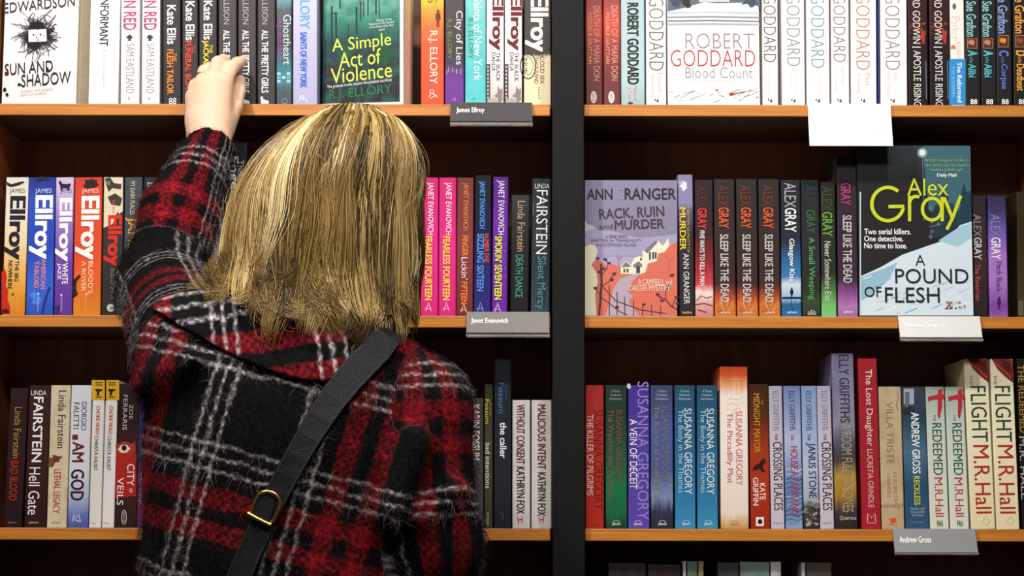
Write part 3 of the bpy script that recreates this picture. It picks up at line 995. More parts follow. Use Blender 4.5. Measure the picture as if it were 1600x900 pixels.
def f17(p):
    r = random.Random(6)
    for i in range(70):
        p.disc('cover_picture', r.uniform(771, 792), r.uniform(345, 488), .6, .6, 'b890d8', 6)
    p.text('author_name', 'JANET EVANOVICH', 776, 788, 282, 367, 'f0e8f4', 'n')
    p.text('title', "SMOKIN' SEVENTEEN", 773, 784.5, 369, 468, 'ecec30', 'b')
    roos(p, 777, 479, 'd8b8e8')


spine_book(1, (770, 795.5), (768, 792.5), 276.5, cover_mat(((0.0, '66289a'), (.6, '6a2ca0'), (1.0, '56227c')), .3, .1), "purple spine with yellow lettering titled SMOKIN' SEVENTEEN", GC, f17)
spine_book(1, (800, 827), (797, 825.5), 305, cover_mat(((0.0, '211f20'), (.6, '262425'), (.85, '2e3034'), (1.0, '34373c')), .3, .1), 'shorter black spine with green title DEATH DANCE', GC, PB(
    T('author_name', 'Linda Fairstein', 808.5, 820, 314, 393, 'b89470', 'n'),
    T('title', 'DEATH DANCE', 805.5, 817, 398, 465, '3f9c82', 'n')))


def mercy(p):
    r = random.Random(8)
    for i in range(40):
        x = r.uniform(833, 858); y = r.uniform(290, 470)
        p.line('cover_picture', [(x, y), (x + r.uniform(-1.5, 1.5), y + r.uniform(8, 30))], r.uniform(.5, 1.8), r.choice(['3c464c', '2a3238', '566068', '1e2428']))
    p.text('author_name', 'LINDA', 836, 858.5, 287, 294.5, 'd4d4d4', 'n', False)
    p.text('author_name', 'FAIRSTEIN', 838, 855.5, 297, 397, 'ececea', 'n')
    p.text('title', 'Silent Mercy', 836, 853, 400, 483, '5c98a8', 'l')


spine_book(1, (831, 861.5), (829, 859), 279, cover_mat(((0.0, '3a4c54'), (.3, '303c42'), (.7, '2c3338'), (1.0, '262c30')), .28, .25, 9), 'dark silver grey spine titled Silent Mercy beside the black post', GC, mercy)


# ================================================== MIDDLE RIGHT SHELF
def rack_ruin(p):
    CP = 'cover_picture'
    ink_ = '4a3444'
    p.poly(CP, [(914, 282), (1058, 282), (1058, 380), (1040, 372), (1000, 380), (960, 372), (914, 362)], '8a84a0')
    p.poly(CP, [(914, 355), (925, 350), (935, 360), (960, 362), (1000, 372), (1058, 366), (1058, 400), (914, 400)], 'a49ec0')
    p.poly(CP, [(914, 345), (918, 350), (930, 356), (914, 362)], 'c8c0d0')
    # orange trees and hills
    p.poly(CP, [(922, 416), (934, 404), (948, 416), (958, 412), (968, 418), (985, 424), (990, 430), (970, 440), (958, 460), (955, 493), (930, 493), (928, 440)], 'd8705c')
    p.poly(CP, [(1058, 378), (1046, 384), (1040, 392), (1030, 394), (1026, 408), (1014, 410), (1010, 424), (1000, 430), (985, 434), (978, 452), (990, 462), (978, 472), (986, 493), (1058, 493)], 'd8705c')
    # path
    p.poly(CP, [(1000, 428), (990, 428), (968, 436), (958, 452), (954, 472), (946, 493), (998, 493), (984, 474), (980, 456), (988, 440)], 'b8a4b4')
    # pale tree at left
    p.poly(CP, [(914, 386), (922, 382), (930, 384), (934, 392), (930, 404), (924, 414), (932, 426), (934, 440), (930, 460), (932, 493), (914, 493)], 'e8e0c4')
    # house
    p.poly(CP, [(970, 428), (970, 416), (978, 408), (986, 414), (990, 404), (998, 400), (1004, 402), (1004, 392), (1008, 390), (1012, 394), (1028, 376), (1036, 384), (1044, 372), (1046, 384), (1038, 394), (1028, 396), (1026, 408), (1012, 412), (1008, 426), (1000, 428)], 'ece6cc')
    for pts in ([(970, 418), (978, 409), (987, 417)], [(989, 414), (998, 408), (1004, 414), (1002, 418), (990, 418)], [(1006, 392), (1024, 376), (1028, 378), (1012, 396)]):
        p.poly(CP, pts, '7c7880')
    for x0, x1, y0, y1 in ((974, 977, 420, 426), (979, 982, 420, 426), (994, 1000, 416, 427), (1014, 1017, 394, 406), (1019, 1022, 394, 405), (1023, 1026, 394, 404), (1000, 1003, 403, 407)):
        p.rect(CP, x0, x1, y0, y1, '4a4450')
    for pts in ([(967, 418), (966, 404), (963, 398)], [(966, 406), (972, 400)], [(1046, 425), (1045, 408), (1040, 398)], [(1045, 412), (1052, 402)]):
        p.line(CP, pts, 1.1, 'b85c4c')
    # branches and fence
    for pts, w in (([(936, 493), (938, 470), (940, 440), (939, 412)], 3.2), ([(940, 430), (948, 420), (950, 412), (946, 404)], 1.5), ([(939, 448), (952, 440), (958, 430)], 1.4), ([(938, 460), (930, 452)], 1.2),
                   ([(938, 444), (962, 470), (1000, 484), (1040, 490)], 1.6), ([(936, 462), (970, 488), (980, 492)], 1.5), ([(1058, 484), (1048, 478), (1040, 468), (1034, 466), (1028, 462)], 2.0), ([(1040, 468), (1040, 456), (1044, 448)], 1.3), ([(1050, 478), (1056, 466)], 1.4), ([(1046, 432), (1054, 428)], 1.2)):
        p.line(CP, pts, w, ink_)
    for x, a in ((952, 452), (964, 462), (976, 470), (990, 476), (1004, 480), (1018, 482), (1032, 484)):
        p.line(CP, [(x, a - 6), (x, 493)], 1.4, ink_)
    r = random.Random(4)
    for x, y in ((946, 405), (952, 411), (960, 428), (934, 404), (930, 450), (942, 420), (1044, 446), (1028, 460), (1057, 464), (1050, 430), (1034, 470), (956, 437), (1006, 476), (964, 480), (936, 425), (1040, 452), (1058, 474)):
        p.blob(CP, x, y, 3.2, 2.2, ink_, .3, 10, int(x))
    p.text('author_name', 'ANN', 917, 957, 295, 312, '2c2634', 'b', False)
    p.text('author_name', 'G', 962, 975, 294, 312, '8e90b4', 'n', False)
    p.text('author_name', 'RANGER', 976, 1056, 294, 312, '2c2634', 'b', False)
    p.text('title', 'RACK, RUIN', 936, 1038, 324, 343, '4c3844', 'b', False, 3)
    p.text('title', 'and', 936, 957, 350, 358, '5c4854', 'n', False, 2)
    p.text('title', 'MURDER', 960, 1038, 343, 358, '4c3844', 'b', False, 2)
    p.text('blurb', 'A DEAD BODY', 946, 980, 367, 372, '5c5470', 'n', False)
    p.text('blurb', 'SHATTERS the TRANQUILLITY', 923, 1002, 373.5, 378.5, '5c5470', 'n', False)
    p.text('blurb', 'of a COTSWOLD VILLAGE', 931, 994, 380, 385, '5c5470', 'n', False)
    p.text('blurb', 'A CAMPBELL and', 997, 1050, 436, 446, 'f0dccc', 'n', False)
    p.text('blurb', 'CARTER MYSTERY', 982, 1047, 446, 455, 'f0dccc', 'n', False)


face_book(1, 914.3, 1057.5, 282, 0.028, cover_mat(((0.0, 'b0a8cc'), (.5, 'aca4c8'), (.7, '807a94'), (1.0, '706a80')), .4, .05), 'mauve and orange illustrated book face out reading RACK, RUIN and MURDER', GD, rack_ruin, front=-0.002)


def murder(p):
    p.blob('cover_picture', 1068, 291, 6, 7, 'e0dcec', .35, 14, 3)
    p.blob('cover_picture', 1064, 286, 4, 3, 'b0a8d0', .35, 12, 4)
    p.text('title', 'MURDER', 1062, 1071.5, 324, 391, 'e4c830', 'b')
    p.text('title', 'A BETTER QUALITY OF', 1073, 1077.5, 321, 395, 'c8ac40', 'n')
    p.text('author_name', 'ANN GRANGER', 1068, 1077, 396, 475, 'e8e4e4', 'n')
    p.text('publisher_logo', 'headline', 1066, 1081, 486, 490, 'd8b430', 'b', False)


spine_book(1, (1058.5, 1082.5), (1062, 1086), 273, cover_mat(((0.0, '2c2830'), (.6, '302c34'), (.74, '5c5470'), (.8, '8c84ac'), (1.0, '8880a8')), .36, .06), 'lavender and black spine with yellow title MURDER', GD, murder)


def gray(x, x1, y1_, y2_, c1, c2, ttl, tx, ty, tc, wt='b', extra=None):
    def f(p):
        if extra: extra(p)
        p.text('author_name', 'ALEX', x, x1, y1_, y2_ - 1, c1, 'n')
        p.text('author_name', 'GRAY', x + .8, x1 + .8, y2_, y2_ + (y2_ - y1_) * .96, c2, 'b')
        p.text('title', ttl, tx[0], tx[1], ty[0], ty[1], tc, wt)
    return f


def fiveways(p):
    p.line('cover_picture', [(1088, 470), (1096, 462), (1104, 466), (1112, 463)], 1.2, '6a2428')
    p.line('cover_picture', [(1087, 476), (1100, 474), (1114, 478)], 1.8, '8a3034')
    p.line('cover_picture', [(1090, 484), (1104, 488)], 2.5, 'a84044')
    p.line('cover_picture', [(1092, 452), (1102, 448), (1112, 452)], 1.4, 'e0a8a0')


spine_book(1, (1085, 1114.5), (1086.5, 1115.5), 281, cover_mat(((0.0, 'c87878'), (.1, 'd8a4a0'), (.18, 'f0d8d0'), (.24, 'c8444c'), (.4, '8c2830'), (.6, '3c2226'), (1.0, '2c2426')), .34, .1, 8), 'black and red spine titled FIVE WAYS TO KILL A MAN', GD,
           gray(1089, 1103.5, 291, 325, '5c2624', 'd83c34', 'FIVE WAYS TO KILL A MAN', (1093.5, 1101), (360, 447), 'eceae8', 'b', fiveways))


def embers(dx):
    def f(p):
        r = random.Random(3)
        for i in range(22):
            a = r.uniform(0, PI)
            p.line('cover_picture', [(1134 + dx + 3 * math.cos(a), 488 - 3 * math.sin(a)), (1134 + dx + 14 * math.cos(a), 488 - 22 * math.sin(a))], r.uniform(.4, 1.0), r.choice(['e8b070', 'e09858', 'b86030']))
        p.text('publisher_logo', 'sphere', 1126 + dx, 1141 + dx, 486, 491, 'e8d8c8', 'b', False)
    return f


for i, lb in enumerate(('beside the FIVE WAYS spine', 'in the middle of three alike', 'beside the Glasgow Kiss spine')):
    dx = 34.8 * i
    spine_book(1, (1114.8 + dx, 1148.3 + dx), (1117 + dx, 1150.4 + dx), 280, cover_mat(((0.0, 'c87838'), (.1, 'd07030'), (.17, '98402c'), (.24, '3c2a28'), (1.0, '2e2a2b')), .36, .12, 9), 'charcoal spine with orange foot titled SLEEP LIKE THE DEAD, %s' % lb, GD,
               gray(1122 + dx, 1138 + dx, 290, 324, '6e3424', 'e05c30', 'SLEEP LIKE THE DEAD', (1125.5 + dx, 1138.5 + dx), (366, 472), 'c8c4c2', 'b', embers(dx)))


def kiss(p):
    fig(p, 1237, 458, 17, '16181c')
    p.line('cover_picture', [(1236, 466), (1238, 484)], 1.0, '123048')
    p.rect('cover_picture', 1222, 1252, 464, 467, '16283c')
    p.text('publisher_logo', 'sphere', 1230, 1246, 486, 490.5, 'd0dcec', 'b', False)


spine_book(1, (1219.5, 1250.5), (1221.5, 1252.8), 281, cover_mat(((0.0, '2c74ac'), (.1, '2a5f90'), (.135, '8cb8d8'), (.24, 'd0dce8'), (.3, '3c7cb4'), (.45, '2c5c88'), (.55, '252f38'), (1.0, '24282c')), .34, .05, 8), 'black and blue spine with white lettering titled Glasgow Kiss', GD,
           gray(1225.5, 1243.5, 286, 325, 'a8aaac', 'f0f0f0', 'Glasgow Kiss', (1231, 1241.5), (373, 440), 'eceeee', 'b', kiss))
spine_book(1, (1251.5, 1279.5), (1254, 1283), 281, cover_mat(((0.0, '2a2e2a'), (.12, '3a4a34'), (.2, '2c2e2c'), (.6, '2c2a30'), (1.0, '1e2426')), .36, .08, 8), 'black spine with green title A Small Weeping', GD,
           gray(1259, 1273, 290, 328, '2c3436', '2f6440', 'A Small Weeping', (1261.5, 1273.5), (371, 468), '54b060', 'n', lambda p: p.text('publisher_logo', 'a&b', 1262, 1275, 484, 492, 'c8ccc8', 'n', False)))
spine_book(1, (1281, 1306), (1283.8, 1307.5), 284, cover_mat(((0.0, '7cc880'), (.1, '70bc68'), (.2, '4a7c40'), (.32, '2c302a'), (1.0, '26261f')), .36, .1, 8), 'black spine with green lettering titled Never Somewhere Else', GD,
           gray(1284, 1300, 291, 331, '3a4a24', '6a9c3c', 'Never Somewhere Else', (1288.5, 1298.5), (377, 470), 'd4d4d0', 'n'))
spine_book(1, (1307, 1338.5), (1309.5, 1341.3), 243, cover_mat(((0.0, '9c64a8'), (.07, 'b078b8'), (.15, '8a4c90'), (.23, '3c2a3c'), (1.0, '2a2527')), .36, .08, 8), 'tall black spine with purple foot and magenta lettering beside the snowy cover', GD,
           gray(1313, 1328.5, 250, 286, '3a2a32', 'b03878', 'SLEEP LIKE THE DEAD', (1317, 1331), (336, 442), 'c4c0c2', 'b', lambda p: p.text('publisher_logo', 'sphere', 1318, 1334, 485, 490, 'e8dcec', 'b', False)))


def pound(p):
    CP = 'cover_picture'
    p.poly(CP, [(1441, 228), (1516, 228), (1518, 345), (1500, 352), (1480, 340), (1452, 330), (1446, 280)], '3c6470')
    p.poly(CP, [(1470, 300), (1482, 300), (1482, 318), (1490, 318), (1490, 330), (1500, 328), (1502, 300), (1506, 285), (1510, 300), (1517, 298), (1518, 350), (1470, 362)], '1e3c4a')
    p.poly(CP, [(1452, 345), (1462, 320), (1480, 322), (1486, 340), (1494, 352), (1480, 370), (1452, 372)], '23343c')
    p.poly(CP, [(1344, 432), (1375, 418), (1410, 398), (1450, 384), (1480, 374), (1500, 352), (1518, 346), (1521, 493), (1344, 493)], 'd4e4ee')
    p.poly(CP, [(1344, 434), (1380, 420), (1402, 410), (1390, 436), (1366, 458), (1346, 470)], '94bcd4')
    p.poly(CP, [(1466, 376), (1500, 354), (1518, 348), (1518, 372), (1496, 386)], 'a4c8dc')
    r = random.Random(21)
    for i in range(46):
        x = r.uniform(1348, 1510); y = r.uniform(432, 490)
        L = r.uniform(5, 20)
        p.line(CP, [(x, y), (min(x + L, 1518), y - L * r.uniform(.1, .6))], r.uniform(.6, 2.2), r.choice(['a8cce0', 'c0d8e6', 'e8f0f4', '88b4d0', 'f0f4f6']))
    for i in range(16):
        p.blob(CP, r.uniform(1478, 1510), r.uniform(472, 484), r.uniform(1, 3.4), r.uniform(.8, 2), r.choice(['7a3c20', '9c5430', '5a2c1c', 'a86c4c']), .4, 9, i)
    p.line(CP, [(1441, 240), (1443, 300), (1444, 345)], .9, '6c8890')
    p.disc(CP, 1441, 239, 8, 8, '7c969a', 20)
    p.disc(CP, 1441, 238.5, 5, 5, 'dce8e4', 16)
    for x, y in ((1453, 325), (1456, 346), (1466, 350), (1472, 340), (1454, 370), (1456, 362)):
        p.ring(CP, x, y, 2.2, 2.6, .7, '9cb0b8', 4)
    p.line(CP, [(1452, 355), (1470, 350)], .6, '8ca4ac')
    for i, (s, a, b) in enumerate((('Brings Glasgow to life in', 1445, 1513), ('the same way Ian Rankin', 1446, 1514), ('evokes Edinburgh', 1454, 1503))):
        p.text('blurb', s, a, b, 248 + 7.5 * i, 254 + 7.5 * i, '88b070', 'n', False)
    p.text('blurb', 'Daily Mail', 1464, 1494, 271, 278, 'f0f0f0', 'b', False)
    Y = 'c8d428'
    p.text('author_name', 'Alex', 1417, 1482, 279, 306, Y, 'n', False)
    # "Gray" in big round thin strokes
    def arc(cx, cy, rx, ry, a0, a1, n=28):
        return [(cx + rx * math.cos(math.radians(a0 + (a1 - a0) * i / n)), cy - ry * math.sin(math.radians(a0 + (a1 - a0) * i / n))) for i in range(n + 1)]
    A = 'author_name'
    p.line(A, arc(1387, 319, 25, 26, 50, 352) + [(1388, 323)], 5.4, Y)
    p.line(A, [(1421, 346), (1421, 306)], 5, Y)
    p.line(A, arc(1431, 318, 10, 11, 175, 60, 10), 5, Y)
    p.line(A, arc(1456, 327, 15, 17, 0, 360), 5, Y)
    p.line(A, [(1472, 308), (1472, 346)], 5, Y)
    p.line(A, [(1475, 309), (1488, 341)], 5, Y)
    p.line(A, [(1501, 306), (1488, 341), (1479, 359)], 5, Y)
    for i, s in enumerate(('Two serial killers.', 'One detective.', 'No time to lose.')):
        p.text('blurb', s, 1350, (1423, 1411, 1417)[i], 357.5 + 11 * i, 366.5 + 11 * i, 'eef0f0', 'b', False)
    p.text('title', 'A', 1430, 1445, 398, 415, '23282c', 'l', False)
    p.text('title', 'POUND', 1398.5, 1513, 420, 443, '23282c', 'n', False)
    p.text('title', 'OF', 1350.5, 1377, 448, 464, '23282c', 'n', False)
    p.text('title', 'FLESH', 1382.5, 1468, 449, 473, '23282c', 'n', False)
    p.rect('cover_border', 1343, 1345, 300, 493, 'c8dce4')


face_book(1, 1343, 1519.5, 228, 0.034, cover_mat(((0.0, '2a2e34'), (.5, '2a2628'), (.8, '262828'), (1.0, '303c40')), .34, .1, 4), 'tall book face out with snowy slope and yellow lettering reading A POUND OF FLESH', GD, pound, lean=math.radians(0.0), front=-0.004, kind='hardback_book')
spine_book(1, (1519.5, 1541.5), (1522.5, 1544), 306, cover_mat(((0.0, '2c2426'), (.5, '3a2a2e'), (.8, '34282c'), (1.0, '2c2628')), .36, .1), 'dark narrow spine with red title The Riverman', GD,
           gray(1521, 1533, 335, 371, '8c888a', 'c8c4c4', 'The Riverman', (1524, 1531.5), (413, 470), 'c85450', 'n'))
spine_book(1, (1543, 1572.5), (1546.5, 1576), 306, cover_mat(((0.0, '9460b4'), (.1, '7c44a0'), (.3, 'a878c8'), (.5, 'a874c8'), (.7, '6c58b0'), (.88, '3c3868'), (1.0, '34304c')), .34, .15, 6), 'violet spine with white lettering titled Pitch Black', GD,
           gray(1548, 1563, 335, 371, '8480a0', 'e8e4f0', 'Pitch Black', (1556.5, 1565), (409, 456), '4a3468', 'n', lambda p: fig(p, 1561, 474, 20, '3a2450')))
spine_book(1, (1588, 1626), (1590, 1628), 300, cover_mat(((0.0, '3c3420'), (.15, '4a3c24'), (.5, '3a2e18'), (1.0, '2c2414')), .5, .3, 12), 'dark olive brown spine at the right end of the middle shelf', GD, PB(
    ('rect', 'publisher_logo', 1591, 1599, 470, 493, '6a6458')), recess=.03)


# ================================================== LOWER LEFT SHELF
spine_book(2, (17, 44), (5, 34), 606, cover_mat(((0.0, '241618'), (.5, '301a1a'), (1.0, '281816')), .4, .1), 'dark maroon spine titled BAD BLOOD on the lower left shelf', GE, PB(
    T('author_name', 'Linda Fairstein', 21.5, 32.5, 636, 716, 'a08048', 'n'),
    T('title', 'BAD BLOOD', 15.5, 27.5, 720, 782, 'b82c20', 'n'),
    T('publisher_logo', 'sphere', 12, 26, 814, 819, '8a8078', 'n', False)))
spine_book(2, (47, 78.5), (37, 71.5), 602, cover_mat(((0.0, '30181a'), (.5, '3c1e20'), (1.0, '34201e')), .38, .1), 'dark maroon spine with white lettering titled Hell Gate', GE, PB(
    T('author_name', 'LINDA', 49, 72.5, 610, 617.5, 'e4e0de', 'n', False),
    T('author_name', 'FAIRSTEIN', 51, 66.5, 620, 722, 'ece8e6', 'b'),
    T('title', 'Hell Gate', 44.5, 62, 730, 804, 'ece8e6', 'n'),
    T('publisher_logo', 'sphere', 45, 60, 814, 819, 'c8c0b8', 'n', False)))
spine_book(2, (80, 110.5), (72.5, 104), 602, cover_mat(((0.0, 'd8ccb0'), (.4, 'd8c8a8'), (.7, 'cfc3a4'), (1.0, 'd0c6ae')), .4, .25, 8, 'b09a70', .35, 7), 'parchment coloured spine titled LETHAL LEGACY', GE, PB(
    ('blob', 'cover_picture', 88, 717, 8, 8, '6a3422', .5, 16, 4), ('blob', 'cover_picture', 80, 722, 5, 6, '7a4a2c', .5, 12, 5),
    T('author_name', 'Linda Fairstein', 90.5, 102.5, 610, 700, '38302c', 'n'),
    T('title', 'LETHAL LEGACY', 83.5, 94.5, 733, 802, 'b8281c', 'n'),
    T('publisher_logo', 'sphere', 80, 95, 814, 819, '8a7a60', 'n', False)))
spine_book(2, (111.8, 143.5), (104.8, 137.5), 602, cover_mat(((0.0, '4c5aa4'), (.08, '6878bc'), (.22, 'b8c0dc'), (.4, 'dcdce6'), (1.0, 'd4d4de')), .36, .1), 'pale blue spine titled I AM GOD in dark red letters', GE, PB(
    T('author_name', 'GIORGIO', 127, 135.5, 627, 672, '3c3a40', 'n'),
    T('author_name', 'FALETTI', 115, 123.5, 629, 670, '3c3a40', 'n'),
    T('title', 'I', 113, 122, 679, 687, '7a2424', 'b'),
    T('title', 'AM', 113, 131.5, 690, 722, '5c2024', 'b'),
    T('title', 'GOD', 110.5, 131.5, 733, 782, '341a1e', 'b'),
    ('line', 'publisher_logo', [(113, 815), (116, 805), (120, 808), (117, 812), (124, 815)], 1.4, 'e4e6f2'), ('line', 'publisher_logo', [(121, 804), (124, 807), (126, 816)], 1.2, 'e4e6f2')))
for i in range(2):
    dx = 20.3 * i

    def choke(p, dx=dx):
        p.rect('cover_picture', 143.5 + dx, 166 + dx, 594, 625, 'd8a820')
        for y in (597, 600.5):
            p.rect('cover_picture', 149 + dx, 160.5 + dx, y, y + 2, '5c4410')
        p.poly('cover_picture', [(149 + dx, 608), (160 + dx, 608), (160 + dx, 611), (155.5 + dx, 612), (155 + dx, 618), (151 + dx, 618), (151.5 + dx, 612), (149 + dx, 611)], '241c10')
        p.rect('cover_picture', 149.5 + dx, 159 + dx, 619.5, 621.5, '5c4410')
        p.text('title', 'CHOKE HOLD', 150 + dx, 156 + dx, 634, 679, 'c8383c', 'b')
        p.text('author_name', 'CHRISTA FAUST', 147 + dx, 153 + dx, 681, 735, '3a3634', 'n')
        p.text('publisher_logo', 'TITAN', 141 + dx, 150 + dx, 816, 819, 'a8a4a0', 'n', False)
    spine_book(2, (145.5 + dx, 164.3 + dx), (138.3 + dx, 157.8 + dx), 594, cover_mat(((0.0, 'e4e0dc'), (1.0, 'e8e4e0'))), 'narrow white spine with yellow top titled CHOKE HOLD, %s' % ('beside the I AM GOD spine' if i == 0 else 'beside the red and black spine'), GE, choke)


def veils(p):
    p.poly('cover_picture', [(182, 702), (212, 690), (213, 775), (180, 778)], 'a8241c')
    p.blob('cover_picture', 196, 700, 14, 11, '9a3a2a', .2, 18, 3)
    p.poly('cover_picture', [(184, 702), (190, 695), (198, 695), (204, 701), (198, 707), (190, 708)], 'e4d0c0')
    p.disc('cover_picture', 194, 700, 4, 4.4, '2a1410', 14)
    p.line('cover_picture', [(184, 694), (194, 688), (206, 692)], 1.8, '241010')
    p.text('author_name', 'ZOE', 202, 208, 632, 655, 'b8a8a4', 'n')
    p.text('author_name', 'FERRARIS', 192, 199, 617, 672, 'c0b0ac', 'n')
    p.text('title', 'CITY', 198.5, 210, 725, 759, 'ece4e0', 'n')
    p.text('title', 'OF', 202, 207, 763, 770, 'ece4e0', 'n')
    p.text('title', 'VEILS', 183, 193, 746, 789, 'ece4e0', 'n')
    p.ring('publisher_logo', 194, 808, 3.6, 11, 1.2, 'c8c0bc', 18)
    p.text('publisher_logo', 'ABACUS', 192.5, 195.5, 800, 816, 'c8c0bc', 'n')


spine_book(2, (187, 216.5), (179.3, 212.5), 600, cover_mat(((0.0, '2c1e1e'), (.2, '3a2222'), (.6, '3a1c1c'), (.8, '241a1c'), (1.0, '2c2224')), .36, .1), 'black and red spine with an eye titled CITY OF VEILS', GE, veils)
spine_book(2, (218, 246), (213.5, 242), 600, cover_mat(((0.0, '4a4a8c'), (.5, '44448c'), (1.0, '3a3c78')), .36, .1), 'violet blue spine half hidden behind the plaid coat on the lower left shelf', GE, PB(
    T('author_name', 'FERRARIS', 217, 224, 740, 800, 'a8a8d4', 'n')))
spine_book(2, (727.5, 755.5), (727, 755.5), 622, cover_mat(((0.0, '48443f'), (1.0, '3a3836')), .4), 'grey spine with white lettering half hidden behind the plaid coat shoulder', GE, PB(
    T('author_name', 'KARIN FOSSUM', 737.5, 749.5, 632, 719, 'd8d4d0', 'b')))
spine_book(2, (757, 770.5), (756.5, 770), 600, cover_mat(((0.0, '3c3a30'), (.6, '44402e'), (1.0, '2c2c24')), .36), 'narrow olive spine titled bad intentions on the lower left shelf', GE, PB(
    T('author_name', 'Fossum', 758, 764.5, 624, 662, 'c8b828', 'n'), T('author_name', 'Karin', 765, 768.5, 630, 650, '8c8428', 'n'),
    T('title', 'bad intentions', 758.5, 766, 692, 763, 'e0dcd4', 'n'), T('publisher_logo', 'VINTAGE', 760.5, 764, 800, 820, 'c0bcb4', 'n')))
spine_book(2, (772, 799.5), (771.5, 799), 560, cover_mat(((0.0, '23242e'), (.5, '262833'), (1.0, '202428')), .36), 'tall navy black spine titled the caller on the lower left shelf', GE, PB(
    T('author_name', 'Fossum', 779, 788, 598, 646, '3a74a8', 'n'), T('author_name', 'Karin', 789, 793, 602, 624, '2a5478', 'n'),
    T('title', 'the caller', 781, 791.5, 660, 716, 'eceaea', 'b'), ('line', 'publisher_logo', [(781, 800), (785, 808), (787, 798), (786, 812)], 1, '3a5c84')))
for i, (xt, xb, ttl, a) in enumerate((((800.8, 828.5), (800.3, 828.8), 'WITHOUT CONSENT', 0), ((830.5, 862), (830, 862), 'MALICIOUS INTENT', 33))):
    spine_book(2, xt, xb, 625, cover_mat(((0.0, 'cfcbc9'), (1.0, 'c8c4c2')), .4, 0, 6, 'b0aaa8', .3, 8), 'pale grey spine titled %s in dark red capitals' % ttl, GE, PB(
        T('title', ttl, 807 + a, 820 + a, 632, 725 + 8 * i, '5c2022', 'b'),
        T('author_name', 'KATHRYN FOX', 807 + a, 820 + a, 729 + 9 * i, 803 + 3 * i, '2c2624', 'b'),
        ('line', 'publisher_logo', [(809 + a, 807), (810 + a, 818)], 1.4, 'b83c3c'), ('line', 'publisher_logo', [(816 + a, 806), (815.5 + a, 817)], 1.4, 'b83c3c'), ('line', 'publisher_logo', [(809.5 + a, 812.5), (816 + a, 811)], 1.4, 'b83c3c')))


# ================================================== LOWER RIGHT SHELF
def chal(p, x, c):
    for i, (s, w) in enumerate((('A Thomas', 7), ('Chaloner', 8.5), ('Adventure', 10))):
        p.text('blurb', s, x - w, x + w, 609 + 6 * i, 613 + 6 * i, c, 'n', False)


def sphere(p, x, c):
    p.ring('publisher_logo', x, 816, 5, 2.5, .7, c, 12)
    p.text('publisher_logo', 'sphere', x - 7, x + 7, 817, 821.5, c, 'b', False)


SG = 'SUSANNA GREGORY'
spine_book(2, (914.6, 943.5), (914.8, 944), 602, cover_mat(((0.0, 'c83428'), (.5, 'c43a30'), (1.0, 'b43430')), .36, .08), 'red spine titled THE KILLER OF PILGRIMS against the black post', GF, PB(
    T('author_name', SG, 928, 942, 640, 796, '7c1c1a', 'l'), T('title', 'THE KILLER OF PILGRIMS', 917, 927, 648, 774, 'f0d8d4', 'n'), T('publisher_logo', 'sphere', 922, 936, 818, 821.5, '7c1c1a', 'n', False)))
spine_book(2, (945.5, 980), (946, 980.3), 602, cover_mat(((0.0, '1c3a2c'), (.1, '1c6444'), (.3, '1c7048'), (.5, '24543c'), (.8, '24382c'), (1.0, '263630')), .34, .15, 6), 'dark green spine with brown lettering titled The Westminster Poisoner', GF, PB(
    lambda p: chal(p, 962, '8ca090'), lambda p: sphere(p, 963, 'c8d4cc'),
    T('author_name', SG, 963, 972.5, 640, 755, '7c4a3c', 'n'), T('title', 'The Westminster Poisoner', 950.5, 959, 640, 782, '7c5a48', 'n')))
spine_book(2, (981.5, 1014.8), (981.5, 1015.3), 602, cover_mat(((0.0, '5c48a8'), (.5, '5040a0'), (1.0, '44308c')), .34, .1), 'purple spine titled A VEIN OF DECEIT on the lower right shelf', GF, PB(
    ('blob', 'cover_picture', 983, 604, 3, 5, 'd0c8dc', .3, 12, 4), lambda p: sphere(p, 997, 'dcd4f0'),
    T('author_name', SG, 996, 1013.5, 596, 812, '9080cc', 'n'), T('title', 'A VEIN OF DECEIT', 984, 995.5, 655, 764, 'f0ecf4', 'n')))
spine_book(2, (1016, 1051.5), (1017, 1052.5), 602, cover_mat(((0.0, '2c2c3c'), (.12, '34364c'), (.22, '7c88b0'), (.4, '4c5a90'), (.7, '4a5c9c'), (.9, '40486c'), (1.0, '3c4668')), .34, .18, 7), 'slate blue spine with gold lettering titled The Butcher of Smithfield', GF, PB(
    lambda p: chal(p, 1034, 'a8b0c4'), lambda p: sphere(p, 1035, 'd8dce8'),
    T('author_name', SG, 1034.5, 1045, 633, 753, '7c7064', 'n'), T('title', 'The Butcher of Smithfield', 1022, 1030.5, 635, 763, '8c7c68', 'n')))
for i in range(2):
    dx = 34.8 * i
    spine_book(2, (1053.5 + dx, 1086.3 + dx), (1054.8 + dx, 1087.5 + dx), 602, cover_mat(((0.0, '3c90b8'), (.2, '347cac'), (.6, '2c648c'), (1.0, '284c64')), .34, .15, 6), 'deep blue spine titled The Body in the Thames, %s' % ('beside the slate blue spine' if i == 0 else 'beside the tall white spine'), GF, PB(
        lambda p, dx=dx: chal(p, 1070 + dx, '9cc0d4'), lambda p, dx=dx: sphere(p, 1072 + dx, 'd0e4ec'),
        T('author_name', SG, 1069.5 + dx, 1081 + dx, 638, 772, 'dce8f0', 'n'), T('title', 'The Body in the Thames', 1057.5 + dx, 1068 + dx, 640, 770, 'a8ccdc', 'n')))


def picc(p):
    p.rect('blurb', 1135, 1158, 592, 594, 'c89868')
    r = random.Random(2)
    for i in range(5):
        p.ring('cover_picture', 1148 + r.uniform(-5, 5), 615 + 8 * i, 12 - i, 9, .6, 'ecdcd0', 18)
    p.text('author_name', SG, 1149.5, 1160, 642, 758, 'cc7868', 'n')
    p.text('title', 'The Piccadilly Plot', 1133.5, 1145, 645, 755, 'cc6c5c', 'n')
    sphere(p, 1148, 'b89468')


